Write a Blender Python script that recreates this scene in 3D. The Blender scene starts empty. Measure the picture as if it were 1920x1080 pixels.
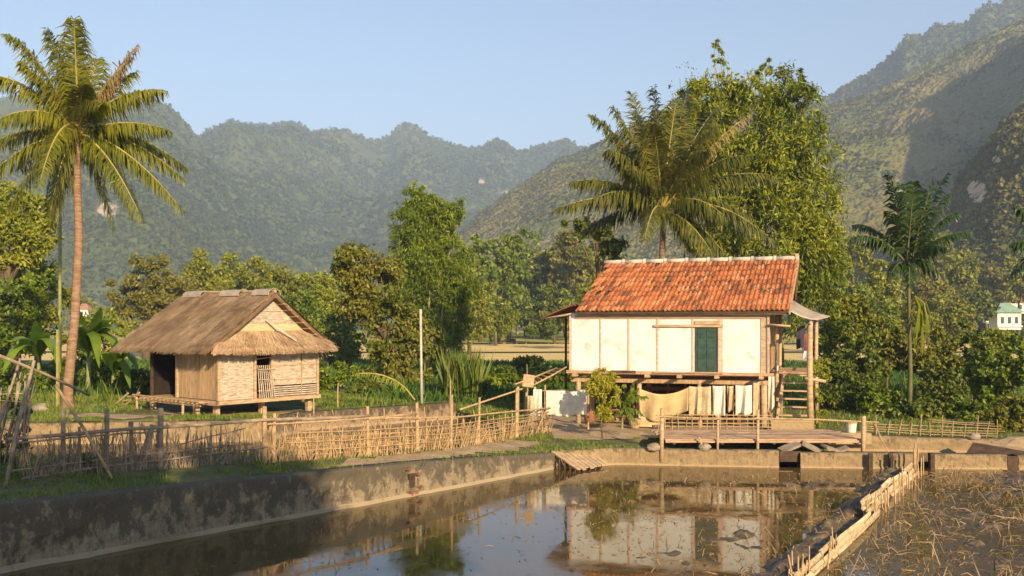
import bpy, math, random
import numpy as np
from mathutils import Vector
R = math.radians
random.seed(7); rng = np.random.default_rng(7)
sc = bpy.context.scene
col = sc.collection
F = 1900.0; CH = 4.2; YH = 600.0          # focal length in px of the 1920 wide frame, camera height above the pond, horizon row

# ---------------- camera ----------------
cam_d = bpy.data.cameras.new("camera"); cam = bpy.data.objects.new("camera", cam_d); col.objects.link(cam)
cam.location = (0, 0, CH); cam.rotation_euler = (R(90), 0, 0)
cam_d.sensor_width = 36; cam_d.lens = 36 * F / 1920; cam_d.shift_y = 60 / 1920
cam_d.clip_start = 0.1; cam_d.clip_end = 20000
sc.camera = cam
# ---------------- light ----------------
SUN_EL, SUN_PHI = 21.0, 24.0              # elevation; degrees to the right of straight behind the camera
w = bpy.data.worlds.new("World"); sc.world = w; w.use_nodes = True
wn = w.node_tree.nodes; wl = w.node_tree.links
sky = wn.new("ShaderNodeTexSky"); sky.sky_type = 'NISHITA'; sky.sun_disc = False
sky.sun_elevation = R(SUN_EL); sky.sun_rotation = R(180 - SUN_PHI)
sky.altitude = 200; sky.air_density = 1.0; sky.dust_density = 0.3; sky.ozone_density = 1.6
wl.new(sky.outputs[0], wn["Background"].inputs[0]); wn["Background"].inputs[1].default_value = 0.095
sd = bpy.data.lights.new("sun", 'SUN'); so = bpy.data.objects.new("sun", sd); col.objects.link(so)
sd.energy = 5.0; sd.angle = R(0.5); sd.color = (1.0, 0.78, 0.49)
S = Vector((math.sin(R(SUN_PHI)) * math.cos(R(SUN_EL)), -math.cos(R(SUN_PHI)) * math.cos(R(SUN_EL)), math.sin(R(SUN_EL))))
so.rotation_euler = S.to_track_quat('Z', 'Y').to_euler()
sc.view_settings.view_transform = 'Standard'; sc.view_settings.look = 'None'
sc.view_settings.exposure = 0.95; sc.view_settings.gamma = 1
sc.cycles.max_bounces = 8; sc.cycles.diffuse_bounces = 2; sc.cycles.glossy_bounces = 3
sc.cycles.transparent_max_bounces = 6; sc.cycles.volume_bounces = 1; sc.cycles.use_denoising = True

# ---------------- helpers ----------------
def wp(px, py, D): return ((px - 960) / F * D, D, CH - (py - YH) / F * D)
def gp(px, py, z):
    D = (CH - z) * F / (py - YH); return ((px - 960) / F * D, D, z)
def lerp(a, b, t): return a + (b - a) * t
def interp(x, pts): return np.interp(x, [p[0] for p in pts], [p[1] for p in pts])

def ss(t): return t * t * (3 - 2 * t)
def vnoise(x, y, seed=0):
    xi = np.floor(x).astype(np.int64); yi = np.floor(y).astype(np.int64); xf = ss(x - xi); yf = ss(y - yi)
    def h(a, b):
        n = (a * 374761393 + b * 668265263 + seed * 974634777) & 0x7fffffff
        n = ((n ^ (n >> 13)) * 1274126177) & 0x7fffffff
        return ((n ^ (n >> 16)) & 0xffff) / 65535.0
    return (h(xi, yi) * (1 - xf) + h(xi + 1, yi) * xf) * (1 - yf) + (h(xi, yi + 1) * (1 - xf) + h(xi + 1, yi + 1) * xf) * yf
def fbm(x, y, o=4, seed=0):
    s = 0; a = .5; x = np.asarray(x, float); y = np.asarray(y, float)
    for i in range(o): s = s + a * vnoise(x * 2 ** i, y * 2 ** i, seed + i); a *= .5
    return s

BASE = {}
def tag(o, label=None, cat=None, group=None, kind=None):
    if label: o["label"] = label
    if cat: o["category"] = cat
    if group: o["group"] = group
    if kind: o["kind"] = kind
    return o
def thing(name, label, cat, loc, group=None):
    o = bpy.data.objects.new(name, None); col.objects.link(o); o.empty_display_size = .2
    o.location = loc; BASE[o.name] = tuple(loc); return tag(o, label, cat, group)
def link(name, me, m, parent, base=None):
    o = bpy.data.objects.new(name, me); col.objects.link(o)
    if parent is not None: o.parent = parent; BASE[o.name] = BASE[parent.name]
    else: BASE[o.name] = tuple(base) if base is not None else (0, 0, 0); o.location = BASE[o.name]
    for mm in (m if isinstance(m, (list, tuple)) else [m]): me.materials.append(mm)
    return o
class MB:
    def __init__(s): s.v = []; s.f = []; s.sm = False
    def box(s, c, d, rz=0, rx=0, ry=0, tap=1):
        from mathutils import Euler
        M = Euler((rx, ry, rz)).to_matrix(); n = len(s.v)
        for z in (-.5, .5):
            k = tap if z > 0 else 1
            for x, y in ((-.5, -.5), (.5, -.5), (.5, .5), (-.5, .5)):
                p = M @ Vector((x * d[0] * k, y * d[1] * k, z * d[2])); s.v.append((c[0] + p.x, c[1] + p.y, c[2] + p.z))
        for q in ((3, 2, 1, 0), (4, 5, 6, 7), (0, 1, 5, 4), (1, 2, 6, 5), (2, 3, 7, 6), (3, 0, 4, 7)): s.f.append([n + i for i in q])
        return s
    def hexa(s, p8):   # bottom four then top four corners
        n = len(s.v); s.v += [tuple(p) for p in p8]
        for q in ((3, 2, 1, 0), (4, 5, 6, 7), (0, 1, 5, 4), (1, 2, 6, 5), (2, 3, 7, 6), (3, 0, 4, 7)): s.f.append([n + i for i in q])
        return s
    def poly(s, pts): n = len(s.v); s.v += [tuple(p) for p in pts]; s.f.append(list(range(n, n + len(pts)))); return s
    def tube(s, pts, rad, seg=6, cap=True):
        pts = [Vector(p) for p in pts]; k = len(pts)
        rad = rad if isinstance(rad, (list, tuple)) else [rad] * k
        n0 = len(s.v)
        for i, p in enumerate(pts):
            t = (pts[min(i + 1, k - 1)] - pts[max(i - 1, 0)]).normalized()
            a = t.cross(Vector((0, 0, 1))) if abs(t.z) < .9 else t.cross(Vector((1, 0, 0)))
            a.normalize(); b = t.cross(a)
            for j in range(seg):
                th = 2 * math.pi * j / seg; q = p + (a * math.cos(th) + b * math.sin(th)) * rad[i]; s.v.append(tuple(q))
        for i in range(k - 1):
            for j in range(seg):
                a0 = n0 + i * seg + j; a1 = n0 + i * seg + (j + 1) % seg; s.f.append([a0, a1, a1 + seg, a0 + seg])
        if cap: s.f.append([n0 + j for j in range(seg)][::-1]); s.f.append([n0 + (k - 1) * seg + j for j in range(seg)])
        return s
    def grid(s, P):   # P[i][j] points
        n = len(s.v); a = len(P); b = len(P[0])
        for r_ in P: s.v += [tuple(p) for p in r_]
        for i in range(a - 1):
            for j in range(b - 1): s.f.append([n + i * b + j, n + i * b + j + 1, n + (i + 1) * b + j + 1, n + (i + 1) * b + j])
        return s
    def build(s, name, m, parent=None, base=None, smooth=False):
        b = BASE[parent.name] if parent is not None else (base or (0, 0, 0))
        me = bpy.data.meshes.new(name); me.from_pydata([(x - b[0], y - b[1], z - b[2]) for x, y, z in s.v], [], s.f)
        if smooth: me.polygons.foreach_set("use_smooth", [True] * len(s.f))
        me.update(); return link(name, me, m, parent, base)
def np_mesh(name, V, Q, m, parent=None, base=None, smooth=False, attr=None):
    """V (n,3) verts, Q (k,4) or (k,3) faces"""
    b = np.array(BASE[parent.name] if parent is not None else (base or (0, 0, 0)))
    me = bpy.data.meshes.new(name); V = V - b; k = Q.shape[1]
    me.vertices.add(len(V)); me.vertices.foreach_set("co", V.astype(np.float32).ravel())
    me.loops.add(Q.size); me.loops.foreach_set("vertex_index", Q.astype(np.int32).ravel())
    me.polygons.add(len(Q)); me.polygons.foreach_set("loop_start", np.arange(0, Q.size, k, dtype=np.int32))
    me.polygons.foreach_set("loop_total", np.full(len(Q), k, dtype=np.int32))
    if smooth: me.polygons.foreach_set("use_smooth", np.ones(len(Q), dtype=bool))
    if attr:
        for an, av in attr.items():
            a = me.attributes.new(an, 'FLOAT', 'POINT'); a.data.foreach_set("value", av.astype(np.float32))
    me.update(); me.validate(); return link(name, me, m, parent, base)

# ---------------- materials ----------------
def _mat(name):
    m = bpy.data.materials.new(name); m.use_nodes = True; nt = m.node_tree
    return m, nt.nodes, nt.links, nt.nodes["Principled BSDF"]
def ramp(nodes, stops):
    r = nodes.new("ShaderNodeValToRGB"); e = r.color_ramp.elements
    while len(e) < len(stops): e.new(.5)
    for i, (p, c) in enumerate(stops): e[i].position = p; e[i].color = (*c, 1)
    return r
def noise_node(nodes, links, scale, detail=5, rough=.6, stretch=None, coord='Object'):
    tc = nodes.new("ShaderNodeTexCoord"); mp = nodes.new("ShaderNodeMapping")
    if stretch: mp.inputs['Scale'].default_value = stretch
    n = nodes.new("ShaderNodeTexNoise"); n.inputs['Scale'].default_value = scale; n.inputs['Detail'].default_value = detail
    n.inputs['Roughness'].default_value = rough
    links.new(tc.outputs[coord], mp.inputs[0]); links.new(mp.outputs[0], n.inputs['Vector']); return n
def mixc(nodes, links, fac, a, b, mode='MIX'):
    x = nodes.new("ShaderNodeMix"); x.data_type = 'RGBA'; x.blend_type = mode
    for sock, val in ((x.inputs[0], fac), (x.inputs[6], a), (x.inputs[7], b)):
        if hasattr(val, 'links'): links.new(val, sock)
        else: sock.default_value = val if isinstance(val, (int, float)) else (*val, 1)
    return x.outputs[2]
def noisy(name, stops, scale=4, rough=.85, bump=.3, bscale=None, stretch=None, island=0, detail=6, spec=.3, second=None):
    """stops: colour ramp over noise; island: per-piece value variation; second=(scale, lo, hi, colour) stain layer"""
    m, n, l, p = _mat(name)
    nz = noise_node(n, l, scale, detail, .62, stretch); rp = ramp(n, stops); l.new(nz.outputs[0], rp.inputs[0]); c = rp.outputs[0]
    if second:
        n2 = noise_node(n, l, second[0], 6, .6, second[4] if len(second) > 4 else None); mr = n.new("ShaderNodeMapRange")
        mr.inputs[1].default_value = second[1]; mr.inputs[2].default_value = second[2]; l.new(n2.outputs[0], mr.inputs[0])
        c = mixc(n, l, mr.outputs[0], c, second[3])
    if island:
        g = n.new("ShaderNodeNewGeometry"); mr = n.new("ShaderNodeMapRange"); mr.inputs[3].default_value = 1 - island; mr.inputs[4].default_value = 1 + island
        l.new(g.outputs['Random Per Island'], mr.inputs[0]); hv = n.new("ShaderNodeHueSaturation"); l.new(mr.outputs[0], hv.inputs['Value']); l.new(c, hv.inputs['Color']); c = hv.outputs[0]
    l.new(c, p.inputs['Base Color']); p.inputs['Roughness'].default_value = rough; p.inputs['Specular IOR Level'].default_value = spec
    if bump:
        b = n.new("ShaderNodeBump"); b.inputs['Strength'].default_value = bump; b.inputs['Distance'].default_value = .03
        nb = noise_node(n, l, bscale or scale * 4, 5, .65, stretch); l.new(nb.outputs[0], b.inputs['Height']); l.new(b.outputs[0], p.inputs['Normal'])
    return m
def leafy(name, cols, trans=.16, rough=.5, patch=.15, pcol=None, spec=.3):
    """each leaf its own hue (random per island) with broad patches through the crown"""
    m, n, l, p = _mat(name)
    g = n.new("ShaderNodeNewGeometry"); k = len(cols); rp = ramp(n, [(i / (k - 1), c) for i, c in enumerate(cols)])
    nz = noise_node(n, l, patch, 3, .6); ad = n.new("ShaderNodeMath"); ad.operation = 'MULTIPLY_ADD'
    mr = n.new("ShaderNodeMapRange"); mr.inputs[1].default_value = .3; mr.inputs[2].default_value = .7; l.new(nz.outputs[0], mr.inputs[0])
    ad.inputs[1].default_value = .5; l.new(g.outputs['Random Per Island'], ad.inputs[0])
    m2 = n.new("ShaderNodeMath"); m2.operation = 'MULTIPLY'; m2.inputs[1].default_value = .5; l.new(mr.outputs[0], m2.inputs[0]); l.new(m2.outputs[0], ad.inputs[2])
    l.new(ad.outputs[0], rp.inputs[0]); l.new(rp.outputs[0], p.inputs['Base Color'])
    p.inputs['Roughness'].default_value = rough; p.inputs['Specular IOR Level'].default_value = spec
    t = n.new("ShaderNodeBsdfTranslucent"); hv = n.new("ShaderNodeHueSaturation"); hv.inputs['Value'].default_value = 1.25; l.new(rp.outputs[0], hv.inputs['Color']); l.new(hv.outputs[0], t.inputs[0])
    mx = n.new("ShaderNodeMixShader"); mx.inputs[0].default_value = trans; l.new(p.outputs[0], mx.inputs[1]); l.new(t.outputs[0], mx.inputs[2])
    l.new(mx.outputs[0], n["Material Output"].inputs[0]); return m

M = {}
M['leaf_bamboo'] = leafy('bamboo_leaf', [(.028, .05, .005), (.10, .135, .009), (.23, .25, .014), (.42, .37, .025)], patch=.3, trans=.12)
M['leaf_green'] = leafy('green_leaf', [(.035, .06, .006), (.12, .17, .010), (.28, .32, .02)], patch=.3)
M['leaf_brown'] = leafy('browning_leaf', [(.05, .08, .008), (.12, .14, .014), (.20, .18, .02), (.26, .19, .03)], patch=.35)
M['leaf_dark'] = leafy('dark_leaf', [(.02, .04, .008), (.07, .10, .012), (.15, .18, .02), (.28, .24, .03)], patch=.4)
M['leaf_yellow'] = leafy('yellow_green_leaf', [(.10, .12, .01), (.22, .24, .018), (.34, .33, .03)], patch=.4)
M['leaf_far'] = leafy('far_tree_leaf', [(.07, .10, .010), (.19, .20, .018), (.33, .30, .03)], patch=.05)
M['leaf_far2'] = leafy('far_tree_leaf_olive', [(.09, .10, .018), (.17, .16, .025), (.26, .20, .04)], patch=.05)
M['frond'] = leafy('palm_frond', [(.04, .06, .006), (.11, .13, .010), (.24, .23, .018), (.38, .32, .05)], trans=.3, patch=.5, rough=.4, spec=.5)
M['frond2'] = leafy('palm_frond_dull', [(.03, .05, .008), (.08, .10, .014), (.18, .17, .025), (.30, .24, .06)], trans=.3, patch=.5, rough=.4, spec=.5)
M['frond_dry'] = leafy('dry_palm_frond', [(.20, .14, .05), (.33, .23, .09), (.42, .30, .13)], trans=.2, patch=.5)
M['frond_dark'] = leafy('areca_frond', [(.012, .028, .006), (.028, .06, .010), (.07, .11, .016)], trans=.18, patch=.5, rough=.35, spec=.5)
M['banana'] = leafy('banana_leaf', [(.08, .15, .012), (.18, .28, .02), (.36, .44, .04)], trans=.4, patch=1, rough=.4, spec=.5)
M['rachis'] = noisy('frond_rib', [(.3, (.30, .26, .05)), (.7, (.42, .32, .09))], 8, .5, .1)
M['palm_trunk'] = noisy('palm_bark', [(.25, (.13, .07, .035)), (.5, (.27, .16, .09)), (.75, (.42, .29, .18))], 1.6, .9, .8, stretch=(2, 2, 9))
M['bark'] = noisy('bark', [(.3, (.07, .05, .03)), (.7, (.20, .14, .08))], 5, .9, .6, stretch=(3, 3, .6))
M['culm'] = noisy('bamboo_culm', [(.3, (.20, .20, .05)), (.7, (.38, .30, .12))], 5, .6, .2)
M['green_stem'] = noisy('green_stem', [(.3, (.12, .16, .04)), (.7, (.33, .30, .12))], 3, .6, .2, stretch=(1, 1, 3))
M['bamboo'] = noisy('dry_bamboo', [(.25, (.20, .12, .055)), (.5, (.40, .265, .135)), (.75, (.54, .38, .21))], 2.5, .7, .4, island=.25, stretch=(2, 2, 3))
M['bamboo_grey'] = noisy('weathered_bamboo', [(.25, (.13, .10, .075)), (.5, (.27, .20, .14)), (.75, (.40, .31, .22))], 2.5, .8, .4, island=.3, stretch=(2, 2, 3))
M['wood'] = noisy('weathered_plank', [(.25, (.22, .13, .06)), (.5, (.42, .27, .14)), (.8, (.55, .38, .22))], 3, .8, .6, stretch=(5, 5, .8), island=.12)
M['wood_h'] = noisy('weathered_beam', [(.25, (.24, .14, .08)), (.5, (.44, .28, .17)), (.8, (.60, .42, .27))], 3, .8, .6, stretch=(.9, .9, 6), island=.15)
M['wood_light'] = noisy('pale_timber', [(.25, (.26, .165, .085)), (.55, (.46, .32, .19)), (.8, (.58, .43, .27))], 3, .8, .5, stretch=(1, 1, 4), island=.12)
M['interior_shade'] = noisy('painted_interior_shade', [(.3, (.010, .007, .005)), (.7, (.03, .02, .014))], 4, .9, 0)  # near-black colour paints in the shade inside the hut opening
M['areca_stem'] = noisy('areca_stem', [(.3, (.05, .05, .018)), (.6, (.13, .12, .04)), (.8, (.26, .23, .09))], 1.2, .6, .2, stretch=(1, 1, 1.5))
M['wood_dark'] = noisy('dark_timber', [(.3, (.035, .022, .015)), (.7, (.11, .07, .04))], 4, .85, .5)
M['plaster'] = noisy('white_plaster', [(.2, (.56, .55, .50)), (.5, (.66, .66, .63)), (.8, (.71, .72, .71))], 1.8, .9, .15, bscale=9, second=(2.2, .52, .80, (.46, .37, .29)))
M['pinkwood'] = noisy('faded_pink_batten', [(.25, (.42, .26, .18)), (.6, (.62, .44, .33)), (.8, (.74, .60, .48))], 4, .85, .3, stretch=(1, 1, 3))
M['green_paint'] = noisy('green_paint', [(.3, (.016, .040, .028)), (.7, (.045, .085, .06))], 5, .45, .2, bscale=14, spec=.5)
M['cream_board'] = noisy('bamboo_wall_cream', [(.28, (.22, .155, .105)), (.5, (.47, .375, .28)), (.72, (.62, .54, .43))], 4.5, .85, .8, bscale=9, stretch=(1, 1, 5), second=(2.3, .60, .78, (.26, .15, .08)))
M['yellow_board'] = noisy('yellow_gable_board', [(.3, (.46, .32, .15)), (.7, (.60, .49, .31))], 3, .85, .4, stretch=(1, 1, 5))
M['thatch_base'] = noisy('thatch_underlayer', [(.3, (.10, .06, .03)), (.7, (.24, .15, .08))], 6, .95, .6)
M['thatch'] = noisy('thatch_straw', [(.25, (.22, .135, .07)), (.5, (.40, .265, .15)), (.8, (.54, .39, .24))], 1.3, .9, 0, island=.3)
M['tin'] = noisy('grey_sheet', [(.3, (.30, .24, .18)), (.7, (.48, .40, .31))], 3, .6, .3)
M['rust'] = noisy('rusty_sheet', [(.3, (.14, .05, .03)), (.6, (.30, .12, .06)), (.8, (.42, .24, .13))], 4, .8, .3)
M['ridge'] = noisy('pale_ridge_mortar', [(.3, (.34, .29, .23)), (.7, (.62, .56, .46))], 5, .9, .4)
M['cloth_white'] = noisy('off_white_cloth', [(.3, (.56, .49, .38)), (.7, (.78, .72, .60))], 3, .95, .4)
M['cloth_tan'] = noisy('tan_tarpaulin', [(.3, (.40, .27, .12)), (.6, (.60, .44, .22)), (.8, (.66, .52, .30))], 2, .9, .3)
M['cloth_sack'] = noisy('sackcloth', [(.3, (.34, .24, .13)), (.6, (.56, .43, .26)), (.8, (.66, .54, .37))], 4, .95, .4)
M['cloth_dark'] = noisy('dark_cloth', [(.3, (.02, .02, .03)), (.7, (.07, .06, .08))], 4, .95, .3)
M['cloth_red'] = noisy('red_cloth', [(.3, (.22, .05, .04)), (.7, (.36, .12, .09))], 4, .95, .3)
M['cloth_blue'] = noisy('pale_blue_cloth', [(.3, (.35, .38, .46)), (.7, (.60, .62, .66))], 4, .95, .3)
M['yellowing'] = leafy('yellowing_leaf', [(.14, .15, .01), (.32, .30, .02), (.46, .38, .04)], patch=1.2)
M['rock'] = noisy('stone', [(.3, (.18, .14, .10)), (.7, (.36, .29, .21))], 5, .9, .8)
M['brick'] = noisy('red_brick', [(.3, (.12, .05, .03)), (.7, (.28, .12, .07))], 5, .9, .5, island=.3)
M['paint_white'] = noisy('white_wall_paint', [(.3, (.66, .62, .52)), (.7, (.80, .77, .68))], .6, .8, 0)
M['roof_green'] = noisy('green_roof_paint', [(.3, (.16, .26, .20)), (.7, (.26, .36, .28))], 1, .7, 0)
M['roof_red'] = noisy('red_roof_far', [(.3, (.28, .12, .08)), (.7, (.42, .22, .15))], 1, .7, 0)
M['window_dark'] = noisy('dark_window_glass', [(.3, (.02, .03, .035)), (.7, (.06, .07, .08))], 3, .15, 0, spec=.6)
M['flower'] = noisy('white_petal', [(.3, (.7, .7, .6)), (.7, (.8, .8, .72))], 5, .8, 0)
M['pole'] = noisy('pale_pole', [(.3, (.34, .31, .26)), (.7, (.56, .52, .45))], 3, .8, .2)
M['straw'] = noisy('dry_straw', [(.3, (.13, .085, .04)), (.7, (.34, .24, .13))], 2, .8, 0, island=.45)
M['grass'] = leafy('grass_blade', [(.05, .09, .012), (.11, .17, .02), (.19, .22, .03), (.26, .22, .06)], trans=.25, patch=.8)
M['crop'] = leafy('green_crop', [(.03, .07, .010), (.06, .13, .015), (.12, .19, .025)], trans=.3, patch=.3)

M['straw_dark'] = noisy('wet_straw', [(.3, (.05, .035, .02)), (.7, (.20, .14, .08))], 2, .7, 0, island=.4)
M['mat'] = noisy('split_bamboo_mat', [(.25, (.30, .20, .10)), (.5, (.58, .43, .25)), (.8, (.74, .58, .38))], 3.2, .8, .9, island=.2, bscale=14, stretch=(1.2, 1.2, 5), second=(2.1, .6, .75, (.22, .15, .08)))

# roof tile: warm clay, every tile its own tone, some blackened
def tile_mat():
    m, n, l, p = _mat('clay_tile'); g = n.new("ShaderNodeNewGeometry")
    rp = ramp(n, [(0, (.20, .07, .03)), (.3, (.40, .125, .04)), (.75, (.53, .17, .05)), (1, (.58, .26, .11))]); l.new(g.outputs['Random Per Island'], rp.inputs[0])
    nz = noise_node(n, l, 2.6, 5, .75); mr = n.new("ShaderNodeMapRange"); mr.inputs[1].default_value = .52; mr.inputs[2].default_value = .64; l.new(nz.outputs[0], mr.inputs[0])
    wn_ = n.new("ShaderNodeTexWhiteNoise"); wn_.noise_dimensions = '1D'; l.new(g.outputs['Random Per Island'], wn_.inputs['W'])
    gt = n.new("ShaderNodeMath"); gt.operation = 'GREATER_THAN'; gt.inputs[1].default_value = .45; l.new(wn_.outputs[0], gt.inputs[0])
    ml = n.new("ShaderNodeMath"); ml.operation = 'MULTIPLY'; l.new(gt.outputs[0], ml.inputs[0]); l.new(mr.outputs[0], ml.inputs[1])
    n3 = noise_node(n, l, 12, 4, .7); mr3 = n.new("ShaderNodeMapRange"); mr3.inputs[1].default_value = .55; mr3.inputs[2].default_value = .72; l.new(n3.outputs[0], mr3.inputs[0])
    c = mixc(n, l, ml.outputs[0], rp.outputs[0], (.09, .055, .035)); c = mixc(n, l, mr3.outputs[0], c, (.12, .08, .045))
    l.new(c, p.inputs['Base Color']); p.inputs['Roughness'].default_value = .75; return m
M['tile'] = tile_mat()

# stained pond concrete: pale render, black algae from above, moss
def concrete(name, base, dark, thr=.5, moss=True):
    m, n, l, p = _mat(name)
    n1 = noise_node(n, l, 3.6, 9, .78); rp = ramp(n, [(.25, tuple(c * .55 for c in base)), (.55, base), (.8, tuple(min(.8, c * 1.35) for c in base))]); l.new(n1.outputs[0], rp.inputs[0])
    n2 = noise_node(n, l, 2.8, 9, .78, (1.2, 1.2, .8)); tc = n.new("ShaderNodeAttribute"); tc.attribute_name = 'h'
    ad = n.new("ShaderNodeMath"); ad.operation = 'MULTIPLY_ADD'; l.new(tc.outputs['Fac'], ad.inputs[0]); ad.inputs[1].default_value = .16; l.new(n2.outputs[0], ad.inputs[2])
    mr = n.new("ShaderNodeMapRange"); mr.inputs[1].default_value = thr; mr.inputs[2].default_value = thr + .09; l.new(ad.outputs[0], mr.inputs[0])
    c = mixc(n, l, mr.outputs[0], rp.outputs[0], dark)
    n4 = noise_node(n, l, 6, 6, .75, (2.2, 2.2, .35)); mr4 = n.new("ShaderNodeMapRange"); mr4.inputs[1].default_value = .52; mr4.inputs[2].default_value = .66; mr4.inputs[4].default_value = .7; l.new(n4.outputs[0], mr4.inputs[0])
    c = mixc(n, l, mr4.outputs[0], c, tuple(x * .45 for x in base))
    lt = n.new('ShaderNodeMath'); lt.operation = 'LESS_THAN'; lt.inputs[1].default_value = .035; l.new(tc.outputs['Fac'], lt.inputs[0]); c = mixc(n, l, lt.outputs[0], c, tuple(min(.6, x * 1.2) for x in base))  # lit line along the waterline ledge, painted in as a lighter band
    if moss:
        n3 = noise_node(n, l, 3.1, 6, .7); mr3 = n.new("ShaderNodeMapRange"); mr3.inputs[1].default_value = .58; mr3.inputs[2].default_value = .72; mr3.inputs[4].default_value = .6; l.new(n3.outputs[0], mr3.inputs[0])
        c = mixc(n, l, mr3.outputs[0], c, (.10, .10, .04))
    l.new(c, p.inputs['Base Color']); p.inputs['Roughness'].default_value = .92
    b = n.new("ShaderNodeBump"); b.inputs['Strength'].default_value = 1; b.inputs['Distance'].default_value = .05
    nb = noise_node(n, l, 9, 8, .7); l.new(nb.outputs[0], b.inputs['Height']); l.new(b.outputs[0], p.inputs['Normal']); return m
M['conc_old'] = concrete('blackened_render', (.28, .215, .13), (.095, .075, .05), .52)
M['conc_mid'] = concrete('mottled_render', (.30, .215, .13), (.08, .055, .035), .54)
M['conc'] = concrete('tan_render', (.31, .215, .11), (.12, .08, .04), .64)

def water_mat(name, c, rough=.03, bump=.05, ior=1.55, scale=1.2):
    m, n, l, p = _mat(name)
    nz = noise_node(n, l, .45, 5, .6); rp = ramp(n, [(.35, c), (.7, tuple(x * 1.5 for x in c))]); l.new(nz.outputs[0], rp.inputs[0]); l.new(rp.outputs[0], p.inputs['Base Color'])
    p.inputs['IOR'].default_value = ior; nr_ = noise_node(n, l, .9, 5, .7); rr = n.new('ShaderNodeMapRange'); rr.inputs[1].default_value = .45; rr.inputs[2].default_value = .7; rr.inputs[3].default_value = rough; rr.inputs[4].default_value = rough + .12; l.new(nr_.outputs[0], rr.inputs[0]); l.new(rr.outputs[0], p.inputs['Roughness'])
    b = n.new("ShaderNodeBump"); b.inputs['Strength'].default_value = bump; b.inputs['Distance'].default_value = .05
    nb = noise_node(n, l, scale, 3, .5, (1, .45, 1)); l.new(nb.outputs[0], b.inputs['Height']); l.new(b.outputs[0], p.inputs['Normal']); return m
M['water'] = water_mat('pond_water', (.080, .050, .017), ior=1.38)
M['water2'] = water_mat('muddy_water', (.09, .055, .022), rough=.2, ior=1.33)
M['mud'] = noisy('wet_mud', [(.3, (.03, .02, .01)), (.5, (.10, .067, .032)), (.72, (.28, .195, .10))], 5, .55, 1, bscale=9, spec=.6)

# ground: grass, bare earth
def ground_mat():
    m, n, l, p = _mat('ground')
    a = noise_node(n, l, .35, 8, .7); rp = ramp(n, [(.3, (.06, .075, .02)), (.48, (.12, .13, .03)), (.62, (.22, .17, .07)), (.8, (.32, .23, .12))]); l.new(a.outputs[0], rp.inputs[0])
    b2 = noise_node(n, l, 5, 6, .7); rp2 = ramp(n, [(.3, (.5, .5, .5)), (.7, (1.2, 1.2, 1.2))]); l.new(b2.outputs[0], rp2.inputs[0])
    c = mixc(n, l, 1.0, rp.outputs[0], rp2.outputs[0], 'MULTIPLY'); l.new(c, p.inputs['Base Color']); p.inputs['Roughness'].default_value = .95
    b = n.new("ShaderNodeBump"); b.inputs['Strength'].default_value = .8; b.inputs['Distance'].default_value = .06
    nb = noise_node(n, l, 8, 6, .7); l.new(nb.outputs[0], b.inputs['Height']); l.new(b.outputs[0], p.inputs['Normal']); return m
M['ground'] = ground_mat()
M['earth'] = noisy('bare_earth', [(.3, (.28, .19, .10)), (.7, (.48, .35, .21))], 2.5, .95, .6)
M['field_tan'] = noisy('straw_stubble_field', [(.3, (.60, .41, .13)), (.7, (.80, .58, .22))], .35, .95, .5, bscale=2, stretch=(.25, 1.6, 1))
M['field_green'] = noisy('yellow_green_field', [(.3, (.26, .27, .04)), (.6, (.45, .40, .08)), (.8, (.62, .48, .14))], .16, .95, .5, bscale=2, stretch=(.2, 1.6, 1))

def forest(name, cols, scale, rockcol=(.55, .42, .30), warm=None):
    m, n, l, p = _mat(name)
    a = noise_node(n, l, scale * 1.6, 9, .8, (1, 1.8, 1.8)); rp = ramp(n, [(.30 + .40 * i / (len(cols) - 1), c) for i, c in enumerate(cols)]); l.new(a.outputs[0], rp.inputs[0]); c = rp.outputs[0]
    if warm:
        w2 = noise_node(n, l, scale * .09, 5, .65); mw = n.new("ShaderNodeMapRange"); mw.inputs[1].default_value = .42; mw.inputs[2].default_value = .62; mw.inputs[4].default_value = .75; l.new(w2.outputs[0], mw.inputs[0])
        wa = ramp(n, [(.3, tuple(x * .5 for x in warm)), (.7, warm)]); l.new(a.outputs[0], wa.inputs[0]); c = mixc(n, l, mw.outputs[0], c, wa.outputs[0])
    at = n.new("ShaderNodeAttribute"); at.attribute_name = 'rock'
    n2 = noise_node(n, l, scale * .8, 6, .7, (1, 1, .5)); ad = n.new("ShaderNodeMath"); ad.operation = 'MULTIPLY_ADD'; ad.inputs[1].default_value = .55
    l.new(at.outputs['Fac'], ad.inputs[0]); l.new(n2.outputs[0], ad.inputs[2])
    mr = n.new("ShaderNodeMapRange"); mr.inputs[1].default_value = .95; mr.inputs[2].default_value = 1.02; l.new(ad.outputs[0], mr.inputs[0])
    c = mixc(n, l, mr.outputs[0], c, rockcol); l.new(c, p.inputs['Base Color']); p.inputs['Roughness'].default_value = 1; p.inputs['Specular IOR Level'].default_value = .1
    b = n.new("ShaderNodeBump"); b.inputs['Strength'].default_value = 1; b.inputs['Distance'].default_value = 2
    v = n.new("ShaderNodeTexVoronoi"); tc = n.new("ShaderNodeTexCoord"); l.new(tc.outputs['Object'], v.inputs['Vector']); v.inputs['Scale'].default_value = scale * 4
    iv = n.new("ShaderNodeMath"); iv.operation = 'SUBTRACT'; iv.inputs[0].default_value = 1; l.new(v.outputs['Distance'], iv.inputs[1])
    l.new(iv.outputs[0], b.inputs['Height']); l.new(b.outputs[0], p.inputs['Normal']); return m
M['forest_far'] = forest('far_forest', [(.04, .06, .022), (.09, .115, .038), (.17, .18, .06)], .035)
M['forest_mid'] = forest('hill_scrub', [(.06, .08, .020), (.14, .155, .04), (.24, .23, .08)], .09, warm=(.32, .24, .10))
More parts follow.
